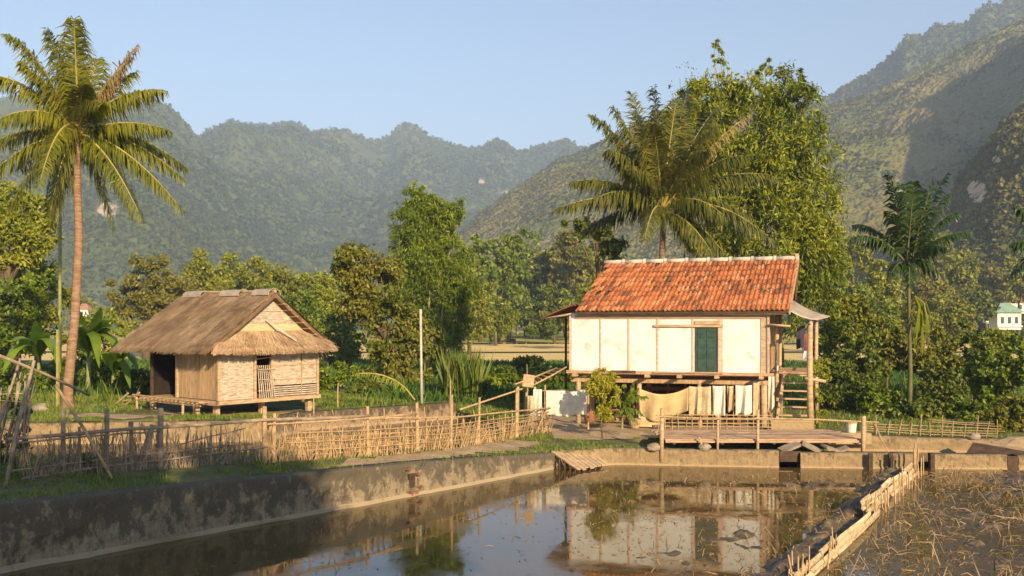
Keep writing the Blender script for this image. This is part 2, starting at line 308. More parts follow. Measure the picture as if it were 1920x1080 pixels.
M['forest_near'] = forest('near_hill_scrub', [(.035, .05, .013), (.065, .085, .022), (.11, .125, .038)], .12, rockcol=(.70, .50, .33))

# ---------------- terrain ----------------
WALL_A = (-14.6, 9.5); WALL_M = (-8.5, 16.9); WALL_B = (1.15, 28.55)
def gz(x, y):
    x = np.asarray(x, float); y = np.asarray(y, float)
    z = np.clip(.53 - .062 * x, .50, 1.06)
    far = np.clip((y - 55) / 40, 0, 1); z = z * (1 - far) + .55 * far
    z = z - .22 * np.exp(-(((x + 10.2) / 3.6) ** 4 + ((y - 37.3) / 3.4) ** 4))
    return z
def inside(x, y, poly):
    x = np.asarray(x); c = np.zeros(x.shape, bool); n = len(poly)
    for i in range(n):
        x1, y1 = poly[i]; x2, y2 = poly[(i + 1) % n]
        if y1 == y2: continue
        k = ((y1 > y) != (y2 > y)) & (x < (x2 - x1) * (y - y1) / (y2 - y1) + x1); c ^= k
    return c
POND = [(-19, 4), (-14.6, 9.5), WALL_M, WALL_B, (3.0, 29.45), (7.6, 28.85), (30, 28.3), (40, 28.2), (40, 4)]
POND_R = [(3.9, 29.6), (7.7, 29.15), (30, 28.6), (30, 30.9), (12, 31.35), (3.9, 31.6)]
POND_L = [(-17, 24.3), (-9.2, 23.6), (-5.4, 26.0), (-2.6, 29.2), (.2, 34.6), (-2.2, 39.6), (-7.3, 35.3), (-7.9, 32.2), (-16.5, 31.1)]
def axis(segs):
    out = []
    for a, b, st in segs: out += list(np.arange(a, b, st))
    out.append(segs[-1][1]); return np.array(out)
gx = axis([(-2600, -300, 100), (-300, -60, 12), (-60, -18, 1.5), (-18, 16, .22), (16, 60, 1.5), (60, 300, 12), (300, 2600, 100)])
gy = axis([(-200, 0, 20), (0, 14, 1), (14, 42, .22), (42, 100, 1.2), (100, 320, 8), (320, 3400, 110)])
X, Y = np.meshgrid(gx, gy); Z = gz(X, Y)
near = (np.abs(X) < 60) & (Y < 90)
Z += np.where(near, (fbm(X * .9, Y * .9, 3, 3) - .44) * .12, 0)
def dil(poly, r): 
    k = inside(X, Y, poly)
    for a in range(8): k = k | inside(X + r * math.cos(a * .785), Y + r * math.sin(a * .785), poly)
    return k
Z = np.where(dil(POND, .2), -.45, Z)
Z = np.where(dil(POND_R, .12) & ~inside(X, Y, POND), -.15, Z); Z = np.where(dil(POND_L, .15), .05, Z)
ny, nx = X.shape; idx = np.arange(nx * ny).reshape(ny, nx)
Q = np.stack([idx[:-1, :-1], idx[:-1, 1:], idx[1:, 1:], idx[1:, :-1]], -1).reshape(-1, 4)
g = np_mesh('ground', np.stack([X, Y, Z], -1).reshape(-1, 3), Q, M['ground'], smooth=True); tag(g, kind='structure')

def sheet(name, poly, z, m, kind='structure'):
    o = MB().poly([(x, y, z) for x, y in poly]).build(name, m); return tag(o, kind=kind)
sheet('pond_water', POND, 0.0, M['water'])
sheet('pond_water', POND_R, .14, M['water2'])
sheet('pond_water', POND_L, .36, M['water2'])
def field(name, y0, y1, x0, x1, z, m, seed):
    xs = np.arange(x0, x1 + .1, 3.); ys = np.linspace(y0, y1, 8); XX, YY = np.meshgrid(xs, ys)
    YY = YY + (fbm(XX * .05, XX * 0 + seed, 3, seed) - .45) * 5; ZZ = np.full(XX.shape, z)
    a, b = XX.shape; ii = np.arange(a * b).reshape(a, b); QQ = np.stack([ii[:-1, :-1], ii[:-1, 1:], ii[1:, 1:], ii[1:, :-1]], -1).reshape(-1, 4)
    return tag(np_mesh(name, np.stack([XX, YY, ZZ], -1).reshape(-1, 3), QQ, m), kind='structure')
field('rice_field', 86, 110, -60, 60, .60, M['field_tan'], 1)
field('rice_field', 114, 150, -80, 80, .66, M['field_tan'], 2)
field('rice_field', 156, 330, -160, 160, .70, M['field_green'], 3)

# ---------------- mountains ----------------
MTN = []
def mountain(name, prof, D0, D1, m, p0, p1, step=1.9, rows=260, gul=.10, can=5., cs=11., seed=0, power=.8, rocks=(), back=.35):
    px = np.arange(p0, p1, step); s = np.linspace(0, 1, rows); sb = np.linspace(0, 1, 14)[1:]
    PX, Sg = np.meshgrid(px, s); top = interp(PX, prof)
    D = lerp(D0, D1, Sg) * (1 + .10 * (fbm(PX / 260., PX * 0 + seed, 3, seed + 5) - .45)); Xw = (PX - 960) / F * D
    zt = (YH - top) / F * D1 * (1 + .10 * (fbm(PX / 260., PX * 0 + seed, 3, seed + 5) - .45)) + CH
    prof_s = Sg ** power
    g1 = fbm(Xw / (D1 * .10), D / (D1 * .22), 4, seed); env = np.sin(np.pi * np.clip(Sg, 0, 1)) ** .7
    z = zt * np.clip(prof_s + (g1 - .46) * gul * 4 * env, 0, 1.02)
    z = np.where(Sg >= 1, zt, np.minimum(z, ((zt - CH) / D[-1:]) * (.90 + .095 * Sg) * D + CH))
    DD = D * 1.7; cano = .8 * np.maximum(vnoise(Xw / cs, DD / cs, seed + 9) - .3, 0) + .7 * np.maximum(vnoise(Xw / (cs * .45), DD / (cs * .45), seed + 19) - .3, 0) + .4 * vnoise(Xw / (cs * .22), DD / (cs * .22), seed + 29)
    z = z + can * cano * np.clip(Sg * 12, 0, 1)
    V1 = np.stack([Xw, D, z], -1); MTN.append(V1)
    Xb = (px - 960) / F * D1; PB, SB = np.meshgrid(px, sb); last = V1[-1]
    Xb = np.repeat(last[None, :, 0], len(sb), 0) * (1 + SB * back * .6); Db = np.repeat(last[None, :, 1], len(sb), 0) * (1 + SB * back)
    zb = np.repeat(last[None, :, 2], len(sb), 0) * (1 - SB ** 1.2)
    V = np.concatenate([V1, np.stack([Xb, Db, zb], -1)], 0); a, b = V.shape[:2]; V = V.reshape(-1, 3)
    ii = np.arange(a * b).reshape(a, b); QQ = np.stack([ii[:-1, :-1], ii[:-1, 1:], ii[1:, 1:], ii[1:, :-1]], -1).reshape(-1, 4)
    P = V[:, 0] / V[:, 1] * F + 960; PY = YH - (V[:, 2] - CH) / V[:, 1] * F; rk = np.zeros(len(V))
    for (cx, cy, rx, ry) in rocks: rk = np.maximum(rk, np.clip(1.3 - ((P - cx) / rx) ** 2 - ((PY - cy) / ry) ** 2, 0, 1))
    o = np_mesh(name, V, QQ, m, smooth=True, attr={'rock': rk}); return tag(o, kind='structure')
mountain('mountain', [(-260, 150), (0, 188), (100, 172), (230, 190), (290, 194), (320, 210), (345, 235), (368, 268), (420, 330), (500, 420), (560, 500), (600, 590), (640, 610)], 700, 1500, M['forest_far'], -260, 640, seed=3, gul=.2, rocks=[(303, 302, 20, 13), (205, 395, 34, 22)], can=7, cs=14)
mountain('mountain', [(200, 330), (300, 300), (372, 262), (390, 248), (430, 231), (470, 238), (500, 241), (540, 234), (560, 238), (580, 252), (620, 250), (650, 249), (680, 263), (705, 266), (733, 256), (745, 241), (765, 235), (785, 240), (805, 260), (850, 276), (880, 284), (905, 279), (930, 267), (950, 273), (968, 292), (1000, 283), (1030, 273), (1060, 266), (1090, 280), (1200, 300), (1400, 320), (1500, 400)], 900, 2100, M['forest_far'], 200, 1500, seed=11, gul=.2, rocks=[(903, 340, 9, 9), (950, 362, 22, 8), (990, 348, 10, 8)], can=8, cs=16)
mountain('mountain', [(1380, 300), (1500, 222), (1550, 189), (1580, 172), (1610, 156), (1650, 130), (1680, 102), (1700, 73), (1730, 76), (1750, 57), (1790, 52), (1812, 50), (1830, 26), (1850, 13), (1872, 16), (1890, 0), (1920, -14), (2000, -60), (2300, -200)], 900, 1500, M['forest_far'], 1380, 2250, seed=23, can=8, cs=15, rocks=[])
mountain('mountain', [(760, 600), (820, 520), (850, 455), (900, 407), (960, 362), (1000, 338), (1050, 303), (1090, 288), (1160, 252), (1240, 218), (1320, 195), (1400, 185), (1480, 190), (1550, 205), (1600, 190), (1640, 176), (1700, 148), (1740, 124), (1800, 92), (1850, 72), (1920, 40), (2000, 0), (2300, -130)], 500, 1000, M['forest_mid'], 750, 2250, seed=31, rows=420, can=4.5, cs=9, gul=.13)
mountain('mountain', [(1540, 600), (1600, 560), (1660, 510), (1730, 452), (1780, 400), (1800, 345), (1825, 318), (1850, 290), (1880, 245), (1920, 212), (2000, 150), (2300, 60)], 215, 385, M['forest_near'], 1530, 2250, seed=43, rows=260, can=3.2, cs=6, gul=.12, rocks=[(1832, 358, 26, 34), (1868, 300, 14, 12)])
# high ridge beyond the right edge of the frame: its shadow falls across the hillside
def side_ridge():
    K = [(350, 130, 2), (388, 145, 30), (432, 160, 165), (510, 195, 248), (630, 248, 322), (770, 300, 346), (1100, 400, 380)]
    qs = np.arange(350, 1100, 6.); vs = np.linspace(-1, 1, 30); Qg, Vg = np.meshgrid(qs, vs)
    a = np.interp(Qg, [k[0] for k in K], [k[1] for k in K]) + Vg * 90; h = np.interp(Qg, [k[0] for k in K], [k[2] for k in K]) * (1 - np.abs(Vg) ** 1.4) + (fbm(Qg * .03, a * .03, 5, 5) - .45) * 30 * (1 - np.abs(Vg))
    X0 = .914 * Qg - .407 * a; Y0 = .407 * Qg + .914 * a
    ii = np.arange(Qg.size).reshape(Qg.shape); QQ = np.stack([ii[:-1, :-1], ii[:-1, 1:], ii[1:, 1:], ii[1:, :-1]], -1).reshape(-1, 4)
    tag(np_mesh('mountain', np.stack([X0, Y0, h], -1).reshape(-1, 3), QQ, M['forest_near'], smooth=True, attr={'rock': np.zeros(Qg.size)}), kind='structure')
side_ridge()
# tree crowns scattered over the slopes, one mass per mountain
def leaf_quads(C, Dr, L, W):
    """C centres, Dr unit directions, L lengths, W widths -> diamond leaves"""
    n = len(C); rnd = rng.normal(size=(n, 3)); sd = np.cross(Dr, rnd); sd /= np.linalg.norm(sd, axis=1)[:, None] + 1e-9
    L = L[:, None]; W = W[:, None]; nrm = np.cross(Dr, sd)
    V = np.stack([C - Dr * L * .5, C + sd * W * .5 + nrm * W * .12, C + Dr * L * .5, C - sd * W * .5 + nrm * W * .12], 1).reshape(-1, 3)
    return V, np.arange(4 * n).reshape(n, 4)
def forest_mass(name, V1, n, size, m, seed, cl=.02, thr=.40, bare=()):
    r_ = np.random.default_rng(seed); P = V1.reshape(-1, 3); p = P[r_.integers(0, len(P), n)]; pr = p[:, 0] / p[:, 1] * F + 960
    dens = fbm(p[:, 0] * cl, (p[:, 1] + p[:, 2]) * cl, 4, seed); k = (pr > -60) & (pr < 1990) & (dens + r_.normal(0, .05, n) > thr)
    py_ = YH - (p[:, 2] - CH) / p[:, 1] * F
    for (cx, cy, rx, ry) in bare: k &= (((pr - cx) / rx) ** 2 + ((py_ - cy) / ry) ** 2 + r_.normal(0, .25, n)) > .8
    p = p[k]; n = len(p)
    s_ = size * r_.uniform(.5, 1.3, n) * r_.choice([.7, 1, 1.2], n) * (p[:, 1] / V1[..., 1].max()) ** .8; Z_ = r_.normal(size=(n, 7, 3)) * .30; Z_[:, :, 2] *= .9; C_ = (p[:, None] + Z_ * s_[:, None, None] + np.array([0, 0, .3]) * s_[:, None, None]).reshape(-1, 3); dr_ = r_.normal(size=(n * 7, 3)); dr_ /= np.linalg.norm(dr_, axis=1)[:, None]; ls = np.repeat(s_, 7) * r_.uniform(.7, 1.3, n * 7)
    V_, Q_ = leaf_quads(C_, dr_, ls, ls * .8); return tag(np_mesh(name, V_, Q_, m, smooth=False), kind='stuff')
M['canopy_far'] = leafy('far_canopy', [(.025, .045, .016), (.06, .085, .026), (.12, .14, .045)], trans=0, rough=1, patch=.004, spec=0)
M['canopy_mid'] = leafy('hill_canopy', [(.035, .05, .016), (.075, .085, .025), (.14, .135, .04), (.21, .16, .06)], trans=0, rough=1, patch=.008, spec=0)
BARE = {0: [(303, 302, 20, 13), (205, 395, 34, 22)], 1: [(903, 340, 9, 9), (950, 362, 22, 8), (990, 348, 10, 8)], 4: [(1832, 358, 28, 36), (1868, 300, 14, 12)]}
for (nm, idx_, n_, sz, mt, cl, thr) in (('hill_forest', 0, 50000, 4.4, 'canopy_far', .006, .40), ('hill_forest', 1, 60000, 5.6, 'canopy_far', .004, .40), ('hill_forest', 2, 20000, 4.4, 'canopy_far', .006, .30), ('hill_forest', 3, 55000, 2.1, 'canopy_mid', .02, .45), ('hill_forest', 4, 42000, 1.5, 'canopy_mid', .02, .34)):
    forest_mass(nm, MTN[idx_], n_, sz, M[mt], 200 + idx_, cl, thr, BARE.get(idx_, ()))

# ---------------- foliage ----------------
def crown_pts(blobs, n, clump=.3, flat=.75, shell=(.35, 1.0)):
    """blobs: (cx,cy,cz,rx,ry,rz) ellipsoids; leaves gathered in clumps through each"""
    vol = np.array([b[3] * b[5] for b in blobs]); share = vol / vol.sum(); out = []; outd = []
    for b, s in zip(blobs, share):
        k = max(20, int(n * s)); c = np.array(b[:3]); r = np.array(b[3:6]); nc = max(6, int(k / 110))
        d = rng.normal(size=(nc, 3)); d /= np.linalg.norm(d, axis=1)[:, None]
        rad = rng.uniform(shell[0] ** 2, shell[1] ** 2, nc) ** .5; cc = c + d * r * rad[:, None]
        cr = np.mean(r) * clump * rng.uniform(.55, 1.25, nc)
        w_ = rng.uniform(.4, 1.6, nc); w_ /= w_.sum(); i = rng.choice(nc, k, p=w_)
        q = rng.normal(size=(k, 3)) * .55; q[:, 2] *= flat; p = cc[i] + q * cr[i][:, None]
        f_ = 1.5 / np.mean(r); gk = fbm(p[:, 0] * f_ + c[0], p[:, 2] * f_ + p[:, 1] * f_ * .7, 3, 91) > .36 + rng.normal(0, .03, k); p = p[gk]
        out.append(p); dd = (p - c) / r; outd.append(dd / (np.linalg.norm(dd, axis=1)[:, None] + 1e-6))
    return np.concatenate(out), np.concatenate(outd)
def px_blobs(bl, D, deep=1.0):
    out = []
    for b in bl:
        px, py, rx, ry = b[:4]; dd = D + (b[4] if len(b) > 4 else 0); x, y, z = wp(px, py, dd)
        out.append((x, y, z, rx / F * dd, rx / F * dd * deep, ry / F * dd))
    return out
def crown(blobs, n, L, W, droop, m, parent, clump=.3, name='crown', shell=(.35, 1.0), flat=.75):
    P, O = crown_pts(blobs, n, clump, flat, shell); k = len(P)
    d = O * .5 + rng.normal(size=(k, 3)) * .7; d[:, 2] -= droop; d /= np.linalg.norm(d, axis=1)[:, None]
    zmin = gz(P[:, 0], P[:, 1]) + .03; P[:, 2] = np.maximum(P[:, 2], zmin)
    V, Qd = leaf_quads(P, d, L * rng.uniform(.6, 1.3, k), W * rng.uniform(.6, 1.3, k))
    return np_mesh(name, V, Qd, m, parent)
def tree(name, label, cat, base_px, bl, D, n, L, W, m, droop=.3, tr=.18, group=None, deep=.9, clump=.3, trunk='bark', limbs=True, culms=0, shell=(.35, 1.0), flat=.75, base=None):
    blobs = px_blobs(bl, D, deep); bx = (base_px - 960) / F * D; by = D; bz = float(gz(bx, by))
    if base: bx, by, bz = base
    t = thing(name, label, cat, (bx, by, bz), group)
    crown(blobs, n, L, W, droop, m, t, clump, shell=shell, flat=flat)
    b = MB(); cz = sum(q[2] for q in blobs) / len(blobs); cx = sum(q[0] for q in blobs) / len(blobs)
    if culms:
        for i in range(culms):
            q = random.choice(blobs); e = Vector((q[0] + random.uniform(-.6, .6) * q[3], q[1] + random.uniform(-.6, .6) * q[4], q[2] + q[5] * random.uniform(.1, .8)))
            s = Vector((bx + random.gauss(0, culms * .035), by + random.gauss(0, culms * .035), bz - .1)); mid = s.lerp(e, .55) + Vector(((s.x - e.x) * .3, (s.y - e.y) * .3, .5))
            b.tube([s, s.lerp(mid, .5), mid, mid.lerp(e, .6), e], [tr, tr * .9, tr * .7, tr * .45, tr * .2], 5)
        b.build('culms', M['culm'], t, smooth=True)["kind"] = 'stuff'
    else:
        top = Vector((cx, by, cz)); fork = Vector((bx, by, bz)).lerp(top, .6)
        b.tube([(bx, by, bz - .15), (bx + random.uniform(-.1, .1), by, lerp(bz, fork.z, .5)), fork, top], [tr * 1.25, tr, tr * .75, tr * .35], 7)
        if limbs:
            for q in blobs:
                e = Vector(q[:3]); mid = fork.lerp(e, .5) + Vector((0, 0, .12 * (e - fork).length)); b.tube([fork, mid, e], [tr * .55, tr * .35, tr * .12], 5)
        b.build('trunk', M[trunk], t, smooth=True)
    return t

# --- palms ---
def frond_mesh(p0, p1, p2, width, nl, hang, seed, taper=.35, lw=.045, sparse=0):
    """rachis as a Bezier through p0,p1,p2; leaflets both sides"""
    r_ = np.random.default_rng(seed); p0, p1, p2 = map(np.array, (p0, p1, p2)); V = []; Qs = []
    t = np.linspace(.14, .995, nl); P = ((1 - t) ** 2)[:, None] * p0 + (2 * t * (1 - t))[:, None] * p1 + (t ** 2)[:, None] * p2
    T = 2 * (1 - t)[:, None] * (p1 - p0) + 2 * t[:, None] * (p2 - p1); T /= np.linalg.norm(T, axis=1)[:, None] + 1e-9
    up = np.array([0, 0, 1.]); Sd = np.cross(T, up); nn = np.linalg.norm(Sd, axis=1)[:, None]
    alt = np.cross(T, np.array([1., .2, 0])); Sd = np.where(nn < .25, alt, Sd); Sd /= np.linalg.norm(Sd, axis=1)[:, None] + 1e-9
    for side in (-1, 1):
        keep = r_.random(nl) > sparse
        ln = width * (np.sin(np.pi * np.clip(t * .86 + .10, 0, 1)) ** .4) * (1 - taper * t) * r_.uniform(.65, 1.15, nl)
        d = Sd * side * .85 + T * .55 + up * (.12 - hang * .45) + r_.normal(size=(nl, 3)) * .20; d /= np.linalg.norm(d, axis=1)[:, None]
        d2 = d * .5 + np.array([0, 0, -1.]) * hang * r_.uniform(.7, 1.7, nl)[:, None] + T * .1; d2 /= np.linalg.norm(d2, axis=1)[:, None]
        a = P; b_ = P + d * (ln * .5)[:, None]; c = b_ + d2 * (ln * .5)[:, None]; wv = T * (lw * .5)
        n0 = sum(len(v) for v in V)
        VV = np.stack([a - wv * .6, a + wv * .6, b_ + wv, b_ - wv, c + wv * .12, c - wv * .12], 1)[keep]; k = len(VV); V.append(VV.reshape(-1, 3))
        i0 = n0 + np.arange(k)[:, None] * 6; Qs.append(i0 + np.array([[0, 1, 2, 3]])); Qs.append(i0 + np.array([[3, 2, 4, 5]]))
    return np.concatenate(V), np.concatenate(Qs), P
def palm(name, label, cat, base_pt, crown_px, D, fronds, trunk_pts, tr, mf, width, group=None, mtrunk='palm_trunk', ring=True, nl=70, lw=.05, dry=(), hang=1.0, scale=1, nuts=True, sc_arch=1.0):
    t = thing(name, label, cat, base_pt, group)
    pts = [Vector(base_pt) + Vector((0, 0, -.1))] + [Vector(wp(a, b, D)) for a, b in trunk_pts]; b = MB()
    # resample for ring scars
    seg = []; n = 60
    for i in range(n + 1):
        u = i / n * (len(pts) - 1); k = min(int(u), len(pts) - 2); seg.append(pts[k].lerp(pts[k + 1], u - k))
    rad = [tr * (1.12 - .42 * i / n + (1.0 if ring and i < 1 else .55 if ring and i < 2 else .28 if ring and i < 4 else .1 if ring and i < 7 else 0)) * (1 + (.07 if i % 2 else 0)) for i in range(n + 1)]
    b.tube(seg, rad, 12); b.build('trunk', M[mtrunk], t, smooth=True)
    c = Vector(wp(*crown_px, D))
    for i, f in enumerate(fronds):
        tx, ty, dep, arch = f[:4]; tip = Vector(wp(tx, ty, D)) + Vector((0, dep, 0)); ln = (tip - c).length
        p1 = c.lerp(tip, .5) + Vector((0, 0, arch * ln)) ; p1.y = c.y + dep * .55
        isdry = i in dry; s0 = c + Vector((random.uniform(-.1, .1), random.uniform(-.1, .1), random.uniform(-.1, .25)))
        V, Qd, P = frond_mesh(s0, p1, tip, width * (1 if not isdry else .7), nl, hang * (f[4] if len(f) > 4 else 1), 100 + i, lw=lw, sparse=.35 if isdry else .08)
        fo = np_mesh('frond', V, Qd, M['frond_dry'] if isdry else mf, t)
        r_ = MB(); pp = [s0] + [Vector(q) for q in P[::max(1, nl // 9)]]; k = len(pp); r_.tube(pp, [lerp(.05, .008, j / (k - 1)) * scale for j in range(k)], 5); r_.build('frond_rib', M['rachis' if ring else 'areca_stem'], fo)
    if nuts:
        for j in range(9):
            a = j * 2.4; q = c + Vector((math.cos(a) * .22, math.sin(a) * .22, -.22 + .2 * random.random())) * scale
            nb = MB(); n_ = 5
            nb.grid([[(q.x + .11 * scale * math.sin(th) * math.cos(ph), q.y + .11 * scale * math.sin(th) * math.sin(ph), q.z + .13 * scale * math.cos(th)) for ph in [2 * math.pi * x / 8 for x in range(9)]] for th in [math.pi * x / 6 for x in range(7)]])
            nb.build('coconut', M['leaf_nut'], t, smooth=True)
        sp = MB()
        for j in range(26):
            a = random.uniform(0, 6.28); e = random.uniform(.2, 1.2); l_ = random.uniform(.35, .8) * scale; o_ = Vector((math.cos(a) * math.cos(e), math.sin(a) * math.cos(e), math.sin(e)))
            sp.tube([c, c + o_ * l_ * .6, c + o_ * l_ + Vector((0, 0, -.1))], [.025 * scale, .018 * scale, .006], 4)
        sp.build('flower_stalks', M['rachis'], t)["kind"] = 'stuff'
    return t
M['leaf_nut'] = noisy('coconut_husk', [(.3, (.30, .20, .04)), (.7, (.50, .33, .07))], 5, .5, .1)

# ---------------- pond walls ----------------
def sweep_wall(name, label, cat, pts, m, top, thick=.46, ledge=.16, lz=.05, bottom=-.5, group=None, rough_=.02, seed=0, zslope=0):
    """wall running along pts; the side to the right of the direction of travel faces the water"""
    P = []; ps = [Vector((p[0], p[1])) for p in pts]
    for i in range(len(ps) - 1):
        n = max(1, int((ps[i + 1] - ps[i]).length / .2)); P += [ps[i].lerp(ps[i + 1], k / n) for k in range(n)]
    P.append(ps[-1]); k = len(P); rows = []; H = []
    for i, p in enumerate(P):
        t = (P[min(i + 1, k - 1)] - P[max(i - 1, 0)]).normalized(); nrm = Vector((t.y, -t.x)); tz = top(p.x, p.y)
        zz = [bottom, lz - .05, lz, lz + .03] + [lerp(lz + .03, tz - .03, j / 7) for j in range(1, 8)] + [tz, tz, bottom]
        oo = [ledge + .02, ledge + .02, ledge - .01, .02] + [.015] * 6 + [.005, -.03, -thick, -thick]
        r_ = []
        for j, (o, z) in enumerate(zip(oo, zz)):
            nzv = float(fbm(np.array([i * .2 * 1.7 + seed]), np.array([z * 3.1 + j * .2]), 4, seed)[0]) - .46
            q = p + nrm * (o + nzv * rough_ * 4 * (1 if 0 < j < 11 else .4)); r_.append((q.x, q.y, z + (nzv * .05 if 8 < j < 12 else 0)))
            H.append(min(1, max(0, (z - lz) / max(.05, tz - lz))))
        rows.append(r_)
    V = np.array(rows); a, b = V.shape[:2]; ii = np.arange(a * b).reshape(a, b)
    QQ = np.stack([ii[:-1, :-1], ii[1:, :-1], ii[1:, 1:], ii[:-1, 1:]], -1).reshape(-1, 4)
    base = tuple(V[a // 2, 2]); o = np_mesh(name, V.reshape(-1, 3), QQ, m, base=base, smooth=False, attr={'h': np.array(H)})
    return tag(o, label, cat, group)
gtop = lambda x, y: float(gz(x, y)) + .03
sweep_wall('pond_wall', 'long blackened concrete bank wall in front of the bamboo fences, left of the pond', 'wall', [WALL_A, WALL_M, WALL_B], M['conc_old'], lambda x, y: interp(x, [(-14.6, 1.2), (-8.5, 1.12), (-2.4, .78), (1.15, .46)]), ledge=.07, lz=.05, rough_=.06, seed=2)
G = 'low concrete walls along the back of the pond'
sweep_wall('pond_wall', 'low mossy concrete wall in front of the two small palms and the wooden dock', 'wall', [(1.2, 28.62), (3.0, 29.45), (7.6, 28.85)], M['conc'], lambda x, y: .47, group=G, seed=5, ledge=.06, lz=.03)
sweep_wall('pond_wall', 'low concrete wall between the sluice under the dock and the bamboo mat bund', 'wall', [(8.2, 28.80), (11.45, 28.60)], M['conc'], lambda x, y: .42, group=G, seed=6, ledge=.05, lz=.03)
sweep_wall('pond_wall', 'short tan concrete wall left of the dark sluice slot, beneath the tilted board', 'wall', [(11.9, 28.58), (13.92, 28.5)], M['conc'], lambda x, y: .40, group=G, seed=7, ledge=.04, lz=.03)
sweep_wall('pond_wall', 'tan concrete wall right of the dark sluice slot at the edge of view', 'wall', [(14.25, 28.5), (20, 28.35), (30, 28.25)], M['conc'], lambda x, y: .38, group=G, seed=8, ledge=.04, lz=.03)
sweep_wall('pond_wall', 'far concrete wall of the small back pond below the woven fence', 'wall', [(9.7, 31.55), (12, 31.2), (16, 30.8), (30, 30.4)], M['conc'], lambda x, y: interp(x, [(9.7, .64), (14, .56), (30, .5)]), bottom=-.1, lz=.2, ledge=.03, seed=9)
sweep_wall('pond_wall', 'sunlit tan concrete wall behind the weathered fence, below the leaning-trunk palm', 'wall', [(-16.6, 31.0), (-7.9, 32.1)], M['conc'], lambda x, y: 1.0, bottom=0, lz=.42, ledge=.1, seed=12)
sweep_wall('pond_wall', 'mottled stone-topped concrete wall behind the dense fence, right of the hut', 'wall', [(-7.9, 32.1), (-7.3, 35.2), (-2.2, 39.5)], M['conc_mid'], lambda x, y: .98, bottom=0, lz=.42, ledge=.1, seed=13)
b = MB(); b.box((7.95, 28.97, .30), (.62, .08, .30)); tag(b.build('sluice_gate', M['wood_dark'], base=(7.95, 28.97, .1)), 'dark wooden sluice board in the gap below the dock', 'sluice gate')
b = MB(); b.box((14.09, 28.52, .12), (.30, .06, .5)); tag(b.build('sluice_gate', M['wood_dark'], base=(14.09, 28.52, 0)), 'narrow dark sluice board between tan walls, under the tilted board', 'sluice gate')
for px_, lb in ((1632, 'dark post standing against the wall nearest the right dock post'), (1670, 'second dark post against the wall, nearer the bamboo mat bund'), (1748, 'dark post at the left end of the short tan wall')):
    x, y, z = wp(px_, 868, 28.48 if px_ < 1700 else 28.4); b = MB().box((x, y, .15), (.12, .08, .62)); tag(b.build('wall_post', M['wood_dark'], base=(x, y, 0)), lb, 'post', 'dark posts against the pond walls')
t = thing('tilted_board', 'wide weathered board propped as a lid over the back pond, casting a dark gap', 'board', (14.2, 29.2, .4))
MB().hexa([(13.55, 30.0, .60), (14.95, 28.75, .42), (15.15, 28.95, .42), (13.75, 30.2, .60), (13.55, 30.0, .63), (14.95, 28.75, .45), (15.15, 28.95, .45), (13.75, 30.2, .63)]).build('board', M['wood_light'], t)
MB().hexa([(13.1, 29.5, .16), (14.5, 28.7, .16), (14.55, 28.75, .16), (13.15, 29.55, .16), (13.6, 29.9, .58), (14.85, 28.75, .42), (14.9, 28.8, .42), (13.65, 29.95, .58)]).build('side_board', M['wood_dark'], t)
# broken brick outlet in the left wall
t = thing('brick_outlet', 'broken outlet with dark hole and loose red bricks in the long concrete wall', 'outlet', (-2.35, 24.3, .1))
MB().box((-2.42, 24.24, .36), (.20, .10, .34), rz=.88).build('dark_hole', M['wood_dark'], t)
for (dx, z, tw) in ((-.17, .66, .2), (.19, .50, .1), (.22, .20, .4), (-.10, .10, .3), (.10, .07, -.4), (-.05, .03, .9)):
    MB().box((-2.38 + dx * .64, 24.20 + dx * .77, z), (random.uniform(.10, .18), .12, .055), rz=.88 + tw, ry=tw * .4).build('brick', M['brick'], t)

# dirt path and earth apron
def patch(name, poly, dz, m, n=.3, kind='structure'):
    xs = [p[0] for p in poly]; ys = [p[1] for p in poly]; XX, YY = np.meshgrid(np.arange(min(xs), max(xs), n), np.arange(min(ys), max(ys), n))
    ok = inside(XX + (fbm(XX, YY, 3, 8) - .45) * 1.2, YY + (fbm(XX + 9, YY, 3, 8) - .45) * 1.2, poly); Zz = gz(XX, YY) + (fbm(XX * .9, YY * .9, 3, 3) - .44) * .12 + dz
    ii = np.arange(XX.size).reshape(XX.shape); QQ = np.stack([ii[:-1, :-1], ii[:-1, 1:], ii[1:, 1:], ii[1:, :-1]], -1); QQ = QQ[ok[:-1, :-1]]
    return tag(np_mesh(name, np.stack([XX, YY, Zz], -1).reshape(-1, 3), QQ.reshape(-1, 4), m, smooth=True), kind=kind)
patch('dirt_path', [(-4.6, 23.3), (-3.2, 23.9), (.3, 28.9), (1.0, 30.8), (-.2, 30.6), (-2.2, 26.8), (-4.4, 24.2)], .02, M['earth'], .2)
patch('dirt_path', [(1.6, 31.3), (4.2, 31.5), (9.5, 32.4), (9.8, 35), (8, 40), (1.5, 40), (.8, 34)], .02, M['earth'], .25)
patch('dirt_path', [(-14.5, 32.2), (-10.8, 32.4), (-11, 34.2), (-14.8, 34.3)], .02, M['earth'], .25)
patch('dirt_path', [(-10.5, 33.4), (-7.6, 33.0), (-7.6, 37), (-10, 37.5), (-13, 36.5)], .02, M['earth'], .25)

